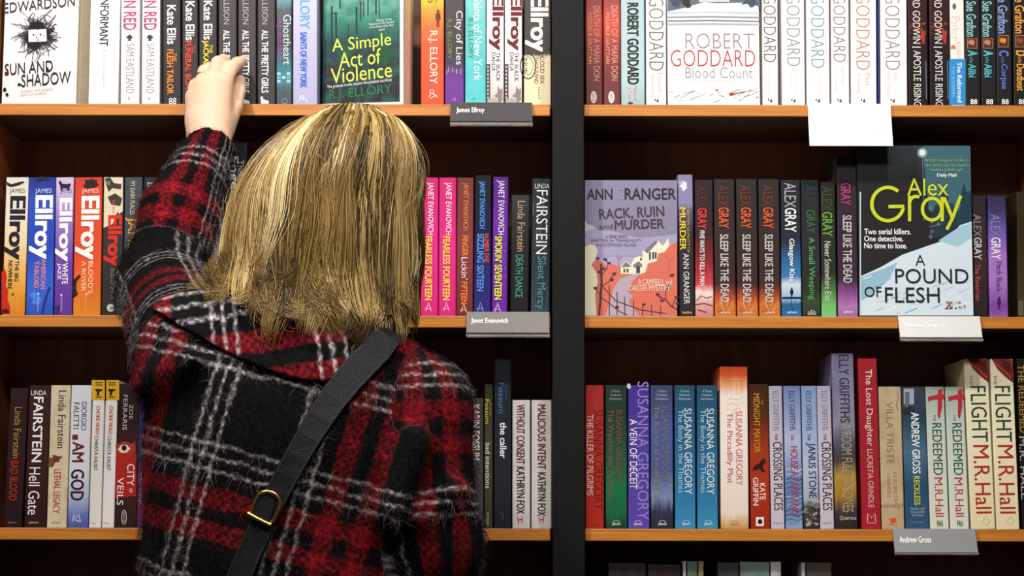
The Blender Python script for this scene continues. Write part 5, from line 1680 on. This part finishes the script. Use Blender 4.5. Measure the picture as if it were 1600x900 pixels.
def tartan_material(name, hairy=False):
    m, nt, b = base_mat(name, 0.95, spec=0.15)
    N, L = nt.nodes, nt.links
    at_ = N.new('ShaderNodeAttribute'); at_.attribute_name = 'weave'
    nz = N.new('ShaderNodeTexNoise'); nz.inputs['Scale'].default_value = 60; nz.inputs['Detail'].default_value = 3
    L.new(at_.outputs['Vector'], nz.inputs['Vector'])
    ad = N.new('ShaderNodeVectorMath'); ad.operation = 'MULTIPLY_ADD'
    L.new(nz.outputs['Color'], ad.inputs[0]); ad.inputs[1].default_value = (.012, .012, 0); L.new(at_.outputs['Vector'], ad.inputs[2])
    sp = N.new('ShaderNodeSeparateXYZ'); L.new(ad.outputs[0], sp.inputs[0])
    BLK, RED = '09080a', '8e1220'
    WHT = 'bcb4b4'

    def threads(sock, sett):
        mu = N.new('ShaderNodeMath'); mu.operation = 'MULTIPLY'; L.new(sock, mu.inputs[0]); mu.inputs[1].default_value = 1 / P_FREQ
        fr = N.new('ShaderNodeMath'); fr.operation = 'FRACT'; L.new(mu.outputs[0], fr.inputs[0])
        rp = N.new('ShaderNodeValToRGB'); e = rp.color_ramp.elements
        rp.color_ramp.interpolation = 'LINEAR'
        while len(e) < len(sett): e.new(.5)
        for i, (p, c) in enumerate(sett):
            e[i].position = p; e[i].color = lin(c)
        L.new(fr.outputs[0], rp.inputs[0])
        return rp.outputs[0]

    def sett(bands):
        """(start, end, colour) on black -> ramp stops with soft edges"""
        out = []
        for a, c_, col in bands:
            out += [(a - .005, BLK), (a + .005, col), (c_ - .005, col), (c_ + .005, BLK)]
        return out
    bands = [(.030, .045, WHT), (.082, .097, WHT), (.134, .149, WHT), (.462, .477, WHT), (.516, .531, WHT), (.570, .585, WHT), (.645, .725, RED), (.79, .87, RED)]
    cu = threads(sp.outputs['X'], sett(bands))
    cv = threads(sp.outputs['Y'], sett(bands))
    # over-and-under: threads show by turns
    ch = N.new('ShaderNodeTexChecker'); ch.inputs['Scale'].default_value = 1 / .0052
    L.new(ad.outputs[0], ch.inputs['Vector'])
    wv = N.new('ShaderNodeMath'); wv.operation = 'MULTIPLY_ADD'; L.new(ch.outputs['Fac'], wv.inputs[0]); wv.inputs[1].default_value = .44; wv.inputs[2].default_value = .28
    mx = N.new('ShaderNodeMix'); mx.data_type = 'RGBA'
    L.new(wv.outputs[0], mx.inputs['Factor']); L.new(cu, mx.inputs['A']); L.new(cv, mx.inputs['B'])
    # brushed, patchy nap
    n2 = N.new('ShaderNodeTexNoise'); n2.inputs['Scale'].default_value = 150; n2.inputs['Detail'].default_value = 4
    L.new(at_.outputs['Vector'], n2.inputs['Vector'])
    r2 = N.new('ShaderNodeValToRGB'); r2.color_ramp.elements[0].position = .32; r2.color_ramp.elements[0].color = (.12, .12, .12, 1)
    r2.color_ramp.elements[1].position = .62; r2.color_ramp.elements[1].color = (1.2, 1.2, 1.2, 1)
    L.new(n2.outputs['Fac'], r2.inputs[0])
    ml = N.new('ShaderNodeMix'); ml.data_type = 'RGBA'; ml.blend_type = 'MULTIPLY'; ml.inputs['Factor'].default_value = 1
    L.new(mx.outputs['Result'], ml.inputs['A']); L.new(r2.outputs[0], ml.inputs['B'])
    L.new(ml.outputs['Result'], b.inputs['Base Color'])
    if not hairy:
        bp = N.new('ShaderNodeBump'); bp.inputs['Strength'].default_value = .6; bp.inputs['Distance'].default_value = .003
        L.new(n2.outputs['Fac'], bp.inputs['Height']); L.new(bp.outputs[0], b.inputs['Normal'])
    else:
        b.inputs['Roughness'].default_value = .6
    return m


def seg_param(P, a, b):
    ab = b - a
    t = np.clip(((P - a) @ ab) / (ab @ ab), 0, 1)
    d = np.linalg.norm(P - (a + t[:, None] * ab), axis=1)
    return t, d


def weave_coords(P):
    """cloth coordinates (metres) of points of the coat, panel by panel"""
    uv = np.zeros((len(P), 3), np.float32)
    tl, dl = seg_param(P, SHL + (ELL - SHL) * .12, ELL)
    tf, df = seg_param(P, ELL, WRL)
    tr, dr = seg_param(P, SHR + np.array([.012, 0, -.01]), ELR)
    trf, drf = seg_param(P, ELR, WRR)
    th = math.radians(15)
    x, z = P[:, 0] - CHEST[0], P[:, 2] - CHEST[2]
    wrapx = x + np.where(P[:, 1] > YB, np.sign(x) * (P[:, 1] - YB), 0) * .8
    # pattern slants: threads run down to the left
    uv[:, 0] = wrapx * math.cos(th) - z * math.sin(th) * 1.0 + TU
    uv[:, 1] = TV - wrapx * math.sin(th) - z * math.cos(th)

    def sleeve(mask, a, b, t, v0, turn):
        ax = (b - a) / np.linalg.norm(b - a)
        s = np.cross(ax, np.array([0., 1., 0.])); s /= np.linalg.norm(s)
        f = np.cross(s, ax)
        q = P[mask] - (a + ((P[mask] - a) @ ax)[:, None] * ax)
        ang = np.arctan2(q @ s, -(q @ f) * (1 if f[1] > 0 else -1))
        uv[mask, 0] = ang * .06 + turn
        uv[mask, 1] = v0 + ((P[mask] - a) @ ax)
    el = (tf < .24) & (df < .083)
    ml = (((dl < .083) & (dl < df)) | el) & ((P - SHL) @ (ELL - SHL) > 0)
    mf = (df <= dl) & (df < .083) & ~el
    mr = (np.minimum(dr, drf) < .088) & (P[:, 0] > SHR[0] - .030 - .10 * np.clip(SHR[2] - P[:, 2], 0, .16))
    sleeve(ml, SHL, ELL, seg_param(P, SHL, ELL)[0], .05, .085)
    sleeve(mf, ELL, WRL, tf, .07 + np.linalg.norm(ELL - SHL), .195)
    sleeve(mr, SHR, ELR, seg_param(P, SHR, ELR)[0], .17, .178)
    return uv


TU, TV = 0.091, 0.064


def set_weave(o, uv):
    a = o.data.attributes.new('weave', 'FLOAT_VECTOR', 'POINT')
    a.data.foreach_set('vector', uv.astype(np.float32).ravel())


def build_coat(root):
    lo = (-0.68, -0.76, 0.70); hi = (0.12, -0.06, 1.82)
    G = sdf_grid(lo, hi, 0.0040)
    hem = np.array([PELV[0], YB, .78])
    wst = at(438, 830, YB)
    add_cone(G, hem, wst, .180, .154, (1, .76, 1), k=.03)
    add_cone(G, wst, at(447, 700, YB), .154, .160, (1, .74, 1), k=.03)
    add_cone(G, at(447, 700, YB), at(464, 645, YB), .160, .152, (1, .72, 1), k=.03)
    add_cone(G, at(462, 650, YB), at(485, 605, YB), .150, .100, (1, .72, 1), k=.04)
    add_cone(G, at(490, 605, YB + .01), at(508, 520, YB + .03), .088, .056, (1, .9, 1), k=.03)
    add_cone(G, at(512, 596, -.455), SHR, .058, .064, k=.035)
    add_cone(G, at(470, 570, -.455), SHL, .060, .064, k=.035)
    add_cone(G, at(352, 560, -.48), at(334, 650, -.485), .050, .056, k=.03)
    # raised left sleeve
    add_cone(G, SHL, ELL, .062, .059, k=.025)
    mid = ELL + (WRL - ELL) * .48 + np.array([-.010, 0, 0])
    cuf = WRL + np.array([.001, 0, 0])
    add_cone(G, ELL, mid, .0580, .0510, k=.02)
    add_cone(G, mid, cuf + (WRL - ELL) * -.04, .0510, .0370, k=.02)
    # right sleeve
    add_cone(G, SHR, ELR, .064, .058, k=.018)
    add_cone(G, ELR, ELR + (WRR - ELR) * .9, .060, .044, k=.02)
    # folds at the raised shoulder and the elbow
    for a, b, r in ((at(300, 470, -.30), at(235, 545, -.40), .014), (at(322, 460, -.27), at(285, 520, -.45), .014), (at(225, 600, -.53), at(300, 560, -.57), .012), (at(650, 690, -.55), at(615, 800, -.56), .016), (at(720, 760, -.53), at(655, 810, -.54), .010)):
        add_cone(G, a, b, r, r * .8, k=.03)
    # opening of the left cuff and of the hem
    ax = (WRL - ELL) / np.linalg.norm(WRL - ELL)
    add_cone(G, WRL - ax * .035, WRL + ax * .06, .0315, .0335, k=.002, sub=True)
    g, l0, vx = G
    zi = int((.785 - l0[2]) / vx)
    g[:, :, :zi] = 0.05
    add_cone(G, hem + np.array([0, 0, -.1]), hem + np.array([0, 0, .06]), .165, .155, (1, .7, 1), k=.004, sub=True)
    axr = (WRR - ELR) / np.linalg.norm(WRR - ELR)
    add_cone(G, WRR - axr * .03, WRR + axr * .06, .036, .038, k=.002, sub=True)
    V, F = surface(G)
    V = relax(V, F, 3, .5)
    o = np_mesh('coat', V - np.array(root.location), F, tartan_material('tartan_mohair'), root)
    set_weave(o, weave_coords(V))
    return o, V, F


def vert_normals(V, F):
    n = np.cross(V[F[:, 2]] - V[F[:, 0]], V[F[:, 3]] - V[F[:, 1]])
    N = np.zeros_like(V)
    for i in range(4):
        np.add.at(N, F[:, i], n)
    return N / np.maximum(np.linalg.norm(N, axis=1), 1e-9)[:, None]


def to_px(V):
    inv = np.array(CAM_M.inverted())
    q = V @ inv[:3, :3].T + inv[:3, 3]
    return 800 + F * q[:, 0] / -q[:, 2], 450 - F * q[:, 1] / -q[:, 2]


def build_collar(root, V, Fc, N):
    """wide shawl collar lying on the shoulders: a second layer of cloth with a rolled edge"""
    x = (V[:, 0] - NECK0[0])
    z = V[:, 2] - at(500, 600, -.58)[2]
    # lower edge of the collar: dips at the middle of the back, rises to both shoulders
    edge = .0 + np.where(x < 0, .075 * np.clip(-x / .17, 0, 1.2) ** 1.4, .02 * np.clip(x / .10, 0, 2) ** 1.5)
    keep = (z > edge) & (np.abs(x + .03) < .175) & (V[:, 1] < -.36)
    tl, dl = seg_param(V, SHL + (ELL - SHL) * .2, ELL)
    keep &= ~((dl < .075) & (V[:, 0] < SHL[0] + .02))
    keep &= ~((V[:, 0] > SHR[0] - .075))
    f = keep[Fc].all(1)
    Fs = Fc[f]
    used = np.unique(Fs)
    mp = -np.ones(len(V), int); mp[used] = np.arange(len(used))
    Fs = mp[Fs]
    m = len(used)
    # edge vertices thin out
    e = np.sort(np.concatenate([Fs[:, [i, (i + 1) % 4]] for i in range(4)]), axis=1)
    ue, ct = np.unique(e, axis=0, return_counts=True)
    rim = ue[ct == 1]
    vv = V[used].copy(); nn = N[used]
    top = vv + nn * .0085
    bot = vv + nn * .002
    # soften the cut edge
    nb = {}
    for a, b in rim:
        nb.setdefault(a, []).append(b); nb.setdefault(b, []).append(a)
    for _ in range(12):
        t2 = top.copy(); b2 = bot.copy()
        for a, l in nb.items():
            if len(l) == 2:
                t2[a] = .4 * top[a] + .3 * (top[l[0]] + top[l[1]]); b2[a] = .4 * bot[a] + .3 * (bot[l[0]] + bot[l[1]])
        top, bot = t2, b2
    allv = np.concatenate([top, bot])
    fs = [Fs, Fs[:, ::-1] + m]
    # rim direction from faces
    dirs = {}
    for q in Fs:
        for i in range(4):
            dirs[(q[i], q[(i + 1) % 4])] = 1
    side = []
    for a, b in rim:
        if (a, b) in dirs: side.append([b, a, a + m, b + m])
        else: side.append([a, b, b + m, a + m])
    FF = np.concatenate(fs + [np.array(side)])
    o = np_mesh('collar', allv - np.array(root.location), FF, bpy.data.materials['tartan_mohair'], root)
    uv = np.zeros((m, 3), np.float32)
    th = math.radians(-12)
    P = vv
    uv[:, 0] = (P[:, 0] - CHEST[0]) * math.cos(th) - P[:, 2] * math.sin(th) + .07
    uv[:, 1] = .205 - (P[:, 0] - CHEST[0]) * math.sin(th) * .6 - (P[:, 2] - NECK0[2]) * .8
    set_weave(o, np.concatenate([uv, uv]))
    return top, nn, uv


def strands_mesh(name, paths, rad, mat, parent, attrs=None, sides=3):
    """paths (n, k, 3): thin tapering tubes, one mesh"""
    n, k, _ = paths.shape
    T = np.gradient(paths, axis=1)
    T /= np.maximum(np.linalg.norm(T, axis=2, keepdims=True), 1e-9)
    up = np.array([.31, .87, .38])
    A = np.cross(T, up); A /= np.maximum(np.linalg.norm(A, axis=2, keepdims=True), 1e-9)
    B = np.cross(T, A)
    if rad.ndim == 1:
        rad = np.broadcast_to(rad, (n, k))
    V = np.empty((n, k, sides, 3), np.float32)
    for s in range(sides):
        a = 2 * PI * s / sides
        V[:, :, s] = paths + rad[..., None] * (A * math.cos(a) + B * math.sin(a))
    i = np.arange(n)[:, None, None] * k * sides; j = np.arange(k - 1)[None, :, None] * sides; s = np.arange(sides)[None, None, :]
    a0 = i + j + s; a1 = i + j + (s + 1) % sides
    Fq = np.stack((a0, a1, a1 + sides, a0 + sides), -1).reshape(-1, 4)
    o = np_mesh(name, V.reshape(-1, 3) - np.array(parent.location if parent.parent is None else parent.parent.location), Fq, mat, parent)
    if attrs:
        for an, av in attrs.items():
            if av.ndim == 2 and av.shape == (n, 3):
                d = o.data.attributes.new(an, 'FLOAT_VECTOR', 'POINT')
                d.data.foreach_set('vector', np.repeat(av.astype(np.float32), k * sides, axis=0).ravel())
            else:
                d = o.data.attributes.new(an, 'FLOAT', 'POINT')
                d.data.foreach_set('value', np.repeat(av.astype(np.float32).reshape(n, -1)[:, :1], k * sides, axis=0).ravel() if av.shape != (n, k) else np.repeat(av.astype(np.float32), sides, axis=1).ravel())
    return o


def build_fuzz(parent, V, N, uv, count, name='mohair_nap'):
    w = (V[:, 1] < -.30) | (V[:, 2] > 1.30)
    cand = np.where(w)[0]
    pick = RNG.choice(cand, count)
    P, n = V[pick], N[pick]
    r = RNG.normal(size=(count, 3))
    tang = r - (r * n).sum(1)[:, None] * n
    tang /= np.linalg.norm(tang, axis=1)[:, None]
    tang[:, 2] -= .5
    L = RNG.uniform(.006, .017, count)
    t = np.linspace(0, 1, 4)
    paths = P[:, None] + RNG.normal(size=(count, 1, 3)) * .0015 + n[:, None] * (L[:, None] * .55 * t * (1.3 - .5 * t))[..., None] + tang[:, None] * (L[:, None] * .8 * t ** 1.3)[..., None]
    rad = .00024 * (1 - .75 * t)
    return strands_mesh(name, paths, rad, HAIRY, parent, {'weave': uv[pick]})


# hair -----------------------------------------------------------------
def hair_material():
    m, nt, b = base_mat('blonde_hair', 0.38, spec=0.45)
    N, L = nt.nodes, nt.links
    a = N.new('ShaderNodeAttribute'); a.attribute_name = 'tone'
    rp = N.new('ShaderNodeValToRGB'); e = rp.color_ramp.elements
    st = ((0.0, '3a2b12'), (.25, '74592e'), (.5, 'a98a50'), (.75, 'd0b274'), (1.0, 'f4e2ae'))
    while len(e) < len(st): e.new(.5)
    for i, (p, c) in enumerate(st):
        e[i].position = p; e[i].color = lin(c)
    L.new(a.outputs['Fac'], rp.inputs[0])
    L.new(rp.outputs[0], b.inputs['Base Color'])
    return m


HTOP = at(520, 168, -.40)
HCX, HCY = at(504, 330, -.42)[0], -.415
H_A, H_B = .119, .136


def hair_pos(phi, h, layer, flick, spread=1.0):
    """point of the hair at azimuth phi (0 right, pi/2 towards the camera, pi left), h metres below the crown"""
    phi, h = np.broadcast_arrays(np.asarray(phi, float), np.asarray(h, float))
    cs, sn = np.cos(phi), np.sin(phi)
    left = np.clip(-cs, 0, 1); right = np.clip(cs, 0, 1); back = np.clip(sn, 0, 1)
    c = .122 + .092 * left ** 1.15
    q = np.clip(h / c, 0, 1)
    R = np.sqrt(np.clip(1 - (1 - q) ** 2, 0, 1))
    low = np.clip((h - .13) / .15, 0, 1.5)
    # fuller at the cheeks, drawn in at the nape, kicked out at the ends
    R = R * (1 + .05 * np.sin(np.clip(low * 1.1, 0, 1) * PI) * (.3 * right + .5 * back) - (.02 + .22 * right ** 2 + .02 * back) * np.clip(low - .45, 0, 2) ** 1.3)
    R = R * layer + flick * np.clip(low - .50 + .09 * left, 0, .6) ** 1.35
    shift = (1 - np.clip(h / .13, 0, 1)) ** 1.4
    x = HCX + .036 * shift + H_A * spread * R * cs
    y = HCY - H_B * spread * R * sn
    z = HTOP[2] - h
    return np.stack((x, y, z), -1)


def build_hair(root):
    M = hair_material()
    # solid under-layer so no scalp shows through
    nu, nv = 64, 30
    vs = []
    for j in range(nv):
        hh = .012 + .225 * j / (nv - 1)
        ph = np.linspace(0, 2 * PI, nu, endpoint=False)
        h2 = np.full(nu, hh)
        front = np.clip(-np.sin(ph), 0, 1)
        h2 = np.where(front > .35, np.minimum(hh, .012 + (.225 * j / (nv - 1)) * .38), h2)
        vs.append(hair_pos(ph, h2, np.full(nu, .86), np.zeros(nu)))
    vs = np.array(vs).reshape(-1, 3)
    fs = [[j * nu + i, (j + 1) * nu + i, (j + 1) * nu + (i + 1) % nu, j * nu + (i + 1) % nu] for j in range(nv - 1) for i in range(nu)]
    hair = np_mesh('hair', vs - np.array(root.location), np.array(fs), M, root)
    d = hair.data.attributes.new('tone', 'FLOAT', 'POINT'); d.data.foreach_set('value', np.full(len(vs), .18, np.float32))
    # locks and strands
    nc, per, k = 330, 40, 22
    r = RNG
    cphi = r.uniform(-.35, PI + .35, nc)
    extra = int(nc * .12)
    cphi[:extra] = r.uniform(PI + .1, 2 * PI - .1, extra)            # a short fringe at the front
    front = np.clip(-np.sin(cphi), 0, 1)
    leftness = np.clip(-np.cos(cphi), 0, 1); rightness = np.clip(np.cos(cphi), 0, 1); backness = np.clip(np.sin(cphi), 0, 1)
    cend = .236 + .080 * backness ** .9 + .030 * rightness + r.normal(0, .019, nc)
    cend = np.where(front > .4, r.uniform(.07, .10, nc), cend)
    cstart = np.where(r.random(nc) < .62, r.uniform(.0, .015, nc), r.uniform(.02, .12, nc))
    clayer = np.clip(r.normal(.965, .038, nc), .85, 1.03)
    short = r.random(nc) < .34
    cend = np.where(short & (front < .4), cend - r.uniform(.02, .075, nc), cend)
    cflick = np.where(r.random(nc) < .6, r.uniform(.12, .70, nc), r.uniform(-.12, .12, nc)) * (.35 + leftness * .9 + .25 * backness + .30 * rightness)
    csweep = r.normal(.10, .16, nc) * (1 - .7 * rightness)            # ends drift along the nape
    ctone = np.clip(r.normal(.52, .27, nc), .03, 1.0)
    cw = r.uniform(-1, 1, nc); cph = r.uniform(0, 6.28, nc)
    C_ = np.repeat(np.arange(nc), per)
    n = len(C_)
    t = np.linspace(0, 1, k)[None]
    spread = r.normal(0, 1, n)
    h = cstart[C_][:, None] + (cend[C_] + r.normal(0, .007, n) - cstart[C_])[:, None] * (t ** .85)
    tw = .007 + .085 * np.sin(np.clip(t * .97, 0, 1) * PI)
    phi = cphi[C_][:, None] + spread[:, None] * tw + (cw[C_][:, None] * .15 * np.sin(1.9 * t * PI + cph[C_][:, None])) * t
    phi = phi - csweep[C_][:, None] * np.clip(t - .62, 0, 1) ** 1.3 * 3.2
    lay = np.clip(clayer[C_] + r.normal(0, .012, n), .84, 1.05)[:, None] + .014 * np.sin(5 * t + cph[C_][:, None])
    fl = (cflick[C_] + r.normal(0, .03, n))[:, None]
    paths = hair_pos(phi, h, lay, fl)
    # ends of the flicked locks turn up
    curl = np.clip(t - .74, 0, 1) / .26
    paths[..., 2] += (np.clip(cflick[C_], 0, .6)[:, None] * .075) * curl ** 2
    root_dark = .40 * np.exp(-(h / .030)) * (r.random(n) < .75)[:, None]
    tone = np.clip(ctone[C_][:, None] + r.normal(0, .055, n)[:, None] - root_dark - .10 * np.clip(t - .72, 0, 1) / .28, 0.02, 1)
    rad = np.ones((n, 1)) * .00056 * (1 - .7 * t ** 3)
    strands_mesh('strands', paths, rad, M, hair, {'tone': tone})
    # stray flyaways
    m = 130
    ph = r.uniform(0, PI, m); h0 = r.uniform(.01, .12, m); L = r.uniform(.03, .10, m)
    tt = np.linspace(0, 1, 10)[None]
    hh = h0[:, None] + L[:, None] * tt
    fp = hair_pos(ph[:, None] + r.normal(0, .25, m)[:, None] * tt, hh, np.ones((m, 10)) * (1.02 + r.uniform(0, .12, m)[:, None] * np.sin(tt * PI)), np.zeros((m, 1)))
    strands_mesh('flyaway_strands', fp, np.full((m, 10), .00016), M, hair, {'tone': np.full((m, 10), .75)})
    return hair


# assemble ---------------------------------------------------------------
woman = empty('person', (PELV[0], YB, 0.0))
tag(woman, 'blonde woman in red and black tartan coat seen from behind, reaching up to the books', 'person')
fing, thumb = build_body(woman)
coat, CV, CF = build_coat(woman)
CN = vert_normals(CV, CF)
if (CN * (CV - CV.mean(0))).sum() < 0:
    CN = -CN
HAIRY = tartan_material('tartan_mohair_hairs', True)
tag(build_fuzz(coat, CV, CN, weave_coords(CV), 90000), kind='stuff')
ctop, cnn, cuv = build_collar(woman, CV, CF, CN)
hair = build_hair(woman)

# trousers and shoes (below the picture)
M_TROUSER = speckle_mat('dark_denim', '1a1d26', '222632', 500, .9)
M_SHOE = speckle_mat('black_leather', '141312', '1c1a19', 200, .45)


def tubes(name, rings, mat, parent, n=24):
    vs, fs = [], []
    for c, rx, ry in rings:
        for i in range(n):
            a = 2 * PI * i / n
            vs.append((c[0] + rx * math.cos(a) - parent.location.x, c[1] + ry * math.sin(a) - parent.location.y, c[2] - parent.location.z))
    for j in range(len(rings) - 1):
        for i in range(n):
            fs.append([j * n + i, j * n + (i + 1) % n, (j + 1) * n + (i + 1) % n, (j + 1) * n + i])
    fs.append(list(range(n))[::-1]); fs.append([(len(rings) - 1) * n + i for i in range(n)])
    return link(name, vs, fs, mat, parent, smooth=True)


for sx in (-1, 1):
    hx = PELV[0] + sx * .088
    tubes('trouser_leg', [((hx, YB - .01, .075), .062, .066), ((hx, YB, .3), .066, .07), ((hx, YB + .015, .49), .070, .074), ((hx - sx * .004, YB + .005, .7), .088, .092), ((hx - sx * .008, YB, .88), .098, .105)], M_TROUSER, woman)
    tubes('shoe', [((hx, YB + .04, .001), .042, .125), ((hx, YB + .04, .03), .044, .128), ((hx, YB + .025, .06), .041, .095), ((hx, YB - .005, .10), .040, .050)], M_SHOE, woman)

# gold ring on the raised hand
M_GOLD, _nt, _b = base_mat('gold', 0.25, 1.0)
_b.inputs['Base Color'].default_value = lin('e0b860')


def torus_path(pts, r, name, mat, parent, closed=True, n=8):
    pts = [Vector(p) for p in pts]
    m = len(pts)
    vs, fs = [], []
    for i, p in enumerate(pts):
        a = pts[(i - 1) % m] if closed or i > 0 else p
        b = pts[(i + 1) % m] if closed or i < m - 1 else p
        t = (b - a).normalized()
        u = t.cross(Vector((.2, .93, .3))).normalized(); w = t.cross(u)
        for k in range(n):
            q = p + r * (u * math.cos(2 * PI * k / n) + w * math.sin(2 * PI * k / n)) - parent.location
            vs.append(q)
    for i in range(m if closed else m - 1):
        for k in range(n):
            fs.append([i * n + k, ((i + 1) % m) * n + k, ((i + 1) % m) * n + (k + 1) % n, i * n + (k + 1) % n])
    return link(name, vs, fs, mat, parent, smooth=True)


ra, rb_ = Vector(fing[1][0]), Vector(fing[1][1])
rc = ra.lerp(rb_, .42); rt = (rb_ - ra).normalized(); ru = rt.cross(Vector((1, 0, 0))).normalized(); rw = rt.cross(ru)
torus_path([rc + .0112 * (ru * math.cos(2 * PI * i / 20) + rw * math.sin(2 * PI * i / 20)) for i in range(20)], .0014, 'ring', M_GOLD, woman)

# ------------------------------------------------------------------ her shoulder bag: strap across the back, gold buckle
bvh = BVHTree.FromPolygons([Vector(v) for v in CV], [list(map(int, f)) for f in CF])


def on_coat(px, py, off):
    d = ray(px, py).normalized()
    hit = bvh.ray_cast(CAM_P, d)
    if hit[0] is None:
        return None
    nn = hit[1] if hit[1].dot(d) < 0 else -hit[1]
    return hit[0] - d * off, nn


M_STRAP = speckle_mat('black_bag_leather', '0f1013', '17181c', 700, .45, .3)
M_STRAP.node_tree.nodes['Principled BSDF'].inputs['Specular IOR Level'].default_value = 0.3
bag = empty('shoulder_bag', tuple(at(330, 1010, YB - .235)))
tag(bag, 'black leather shoulder bag strap with gold buckle crossing the plaid coat back', 'shoulder bag')
mid_px = [(588, 547), (566, 566), (543, 590), (520, 620), (499, 652), (480, 684), (462, 715), (446, 745), (432, 772), (420, 795), (409, 820), (397, 846), (386, 872), (374, 900), (360, 935), (346, 975)]
hw = [23, 23, 22, 21, 20, 19, 18.5, 18, 18, 18, 18, 18, 18.5, 19, 20, 20]
raw = [on_coat(*p, .012) for p in mid_px]
cen = [Vector(r[0]) for r in raw]
for _ in range(4):
    cen = [cen[0]] + [(cen[i - 1] + 2 * cen[i] + cen[i + 1]) / 4 for i in range(1, len(cen) - 1)] + [cen[-1]]
nor = [Vector((0, -1, .15)).normalized() if r is None else r[1] for r in raw]
for _ in range(6):
    nor = [nor[0]] + [((nor[i - 1] + 2 * nor[i] + nor[i + 1]) / 4).normalized() for i in range(1, len(nor) - 1)] + [nor[-1]]
# over the shoulder and down the front to the bag, lying on the cloth
over, overn = [], []
x_, y_ = cen[0].x, cen[0].y
for i in range(1, 9):
    y2 = y_ + .022 * i
    h_ = bvh.ray_cast(Vector((x_ + .004 * i, y2, 2.0)), Vector((0, 0, -1)))
    if h_[0] is not None and h_[0].z > 1.2:
        n_ = h_[1] if h_[1].z > 0 else -h_[1]
        over.append(h_[0] + n_ * .013); overn.append(n_)
q = over[-1]
for i in range(1, 9):
    f_ = i / 8
    s_ = Vector((q.x + (bag.location.x - q.x) * f_, .3, q.z + (bag.location.z + .05 - q.z) * f_))
    h_ = bvh.ray_cast(s_, Vector((0, -1, 0)))
    if h_[0] is not None:
        n_ = h_[1] if h_[1].y > 0 else -h_[1]
        over.append(h_[0] + n_ * .013); overn.append(n_)
for _ in range(3):
    over = [over[0]] + [(over[i - 1] + 2 * over[i] + over[i + 1]) / 4 for i in range(1, len(over) - 1)] + [over[-1]]
    overn = [overn[0]] + [((overn[i - 1] + 2 * overn[i] + overn[i + 1]) / 4).normalized() for i in range(1, len(overn) - 1)] + [overn[-1]]


def strap(name, C, Nn, H, mat, parent, thick=.0028):
    vs, fs = [], []
    for i, c in enumerate(C):
        a = C[max(i - 1, 0)]; b = C[min(i + 1, len(C) - 1)]
        t = (b - a).normalized(); n_ = (Nn[i] - t * Nn[i].dot(t)).normalized(); s = t.cross(n_).normalized()
        w = H[i]
        for k, (u, v) in enumerate(((-1, 0), (-.94, 1), (.94, 1), (1, 0), (.94, -1), (-.94, -1))):
            vs.append(c + s * (w * u) + n_ * (thick * .5 * v) - parent.location)
    for i in range(len(C) - 1):
        for k in range(6):
            fs.append([i * 6 + k, i * 6 + (k + 1) % 6, (i + 1) * 6 + (k + 1) % 6, (i + 1) * 6 + k])
    fs.append(list(range(6))[::-1]); fs.append([(len(C) - 1) * 6 + k for k in range(6)])
    return link(name, vs, fs, mat, parent)


PXM = 1 / 1275.0
Call = over[::-1] + cen
Nall = [n_.normalized() for n_ in overn[::-1]] + nor
Hall = [23 * PXM] * len(over) + [h * PXM for h in hw]
st_ = strap('strap', Call, Nall, Hall, M_STRAP, bag)
# stitched edges and holes
for s in (-.86, .86):
    pts = []
    for i in range(len(cen)):
        a = cen[max(i - 1, 0)]; b = cen[min(i + 1, len(cen) - 1)]
        t = (b - a).normalized(); n_ = (nor[i] - t * nor[i].dot(t)).normalized(); sd = t.cross(n_)
        pts.append(cen[i] + sd * (hw[i] * PXM * s) + n_ * .0016)
    torus_path(pts, .0005, 'stitching', ink('3a3a3e', .6), bag, closed=False, n=5)
bk = [(389, 803.5), (399, 809), (410, 814.5), (420.7, 819), (428, 813), (434, 800), (438, 787.6), (437, 780), (431.7, 773), (425, 769), (418, 767.5), (410, 769), (404.8, 772), (401, 778), (397, 788), (393.5, 797)]
ci = cen[9]; nrm_ = nor[9]
bpts = [on_plane(x, y, ci + nrm_ * .0052, nrm_) for x, y in bk]
torus_path(bpts, .0022, 'buckle', M_GOLD, bag)
torus_path([on_plane(x, y, ci + nrm_ * .0078, nrm_) for x, y in ((386.5, 802), (400, 809.5), (413, 816), (423, 820.5))], .0026, 'buckle_bar', M_GOLD, bag, closed=False)
# keeper end of the strap tucked in the buckle
kp = [on_plane(x, y, ci + nrm_ * .0035, nrm_) for x, y in ((421, 776), (416, 788), (410, 800), (404, 812))]
strap('strap_end', kp, [nrm_] * 4, [9 * PXM, 13 * PXM, 14 * PXM, 14 * PXM], M_STRAP, bag, .003)
bl = bag.location
b1 = box('bag_body', bl.x - .11, bl.x + .09, bl.y - .035, bl.y + .04, bl.z - .17, bl.z + .02, M_STRAP, bag, bev=.012)
b2 = box('flap', bl.x - .112, bl.x + .092, bl.y - .042, bl.y - .034, bl.z - .08, bl.z + .022, M_STRAP, bag, bev=.003)
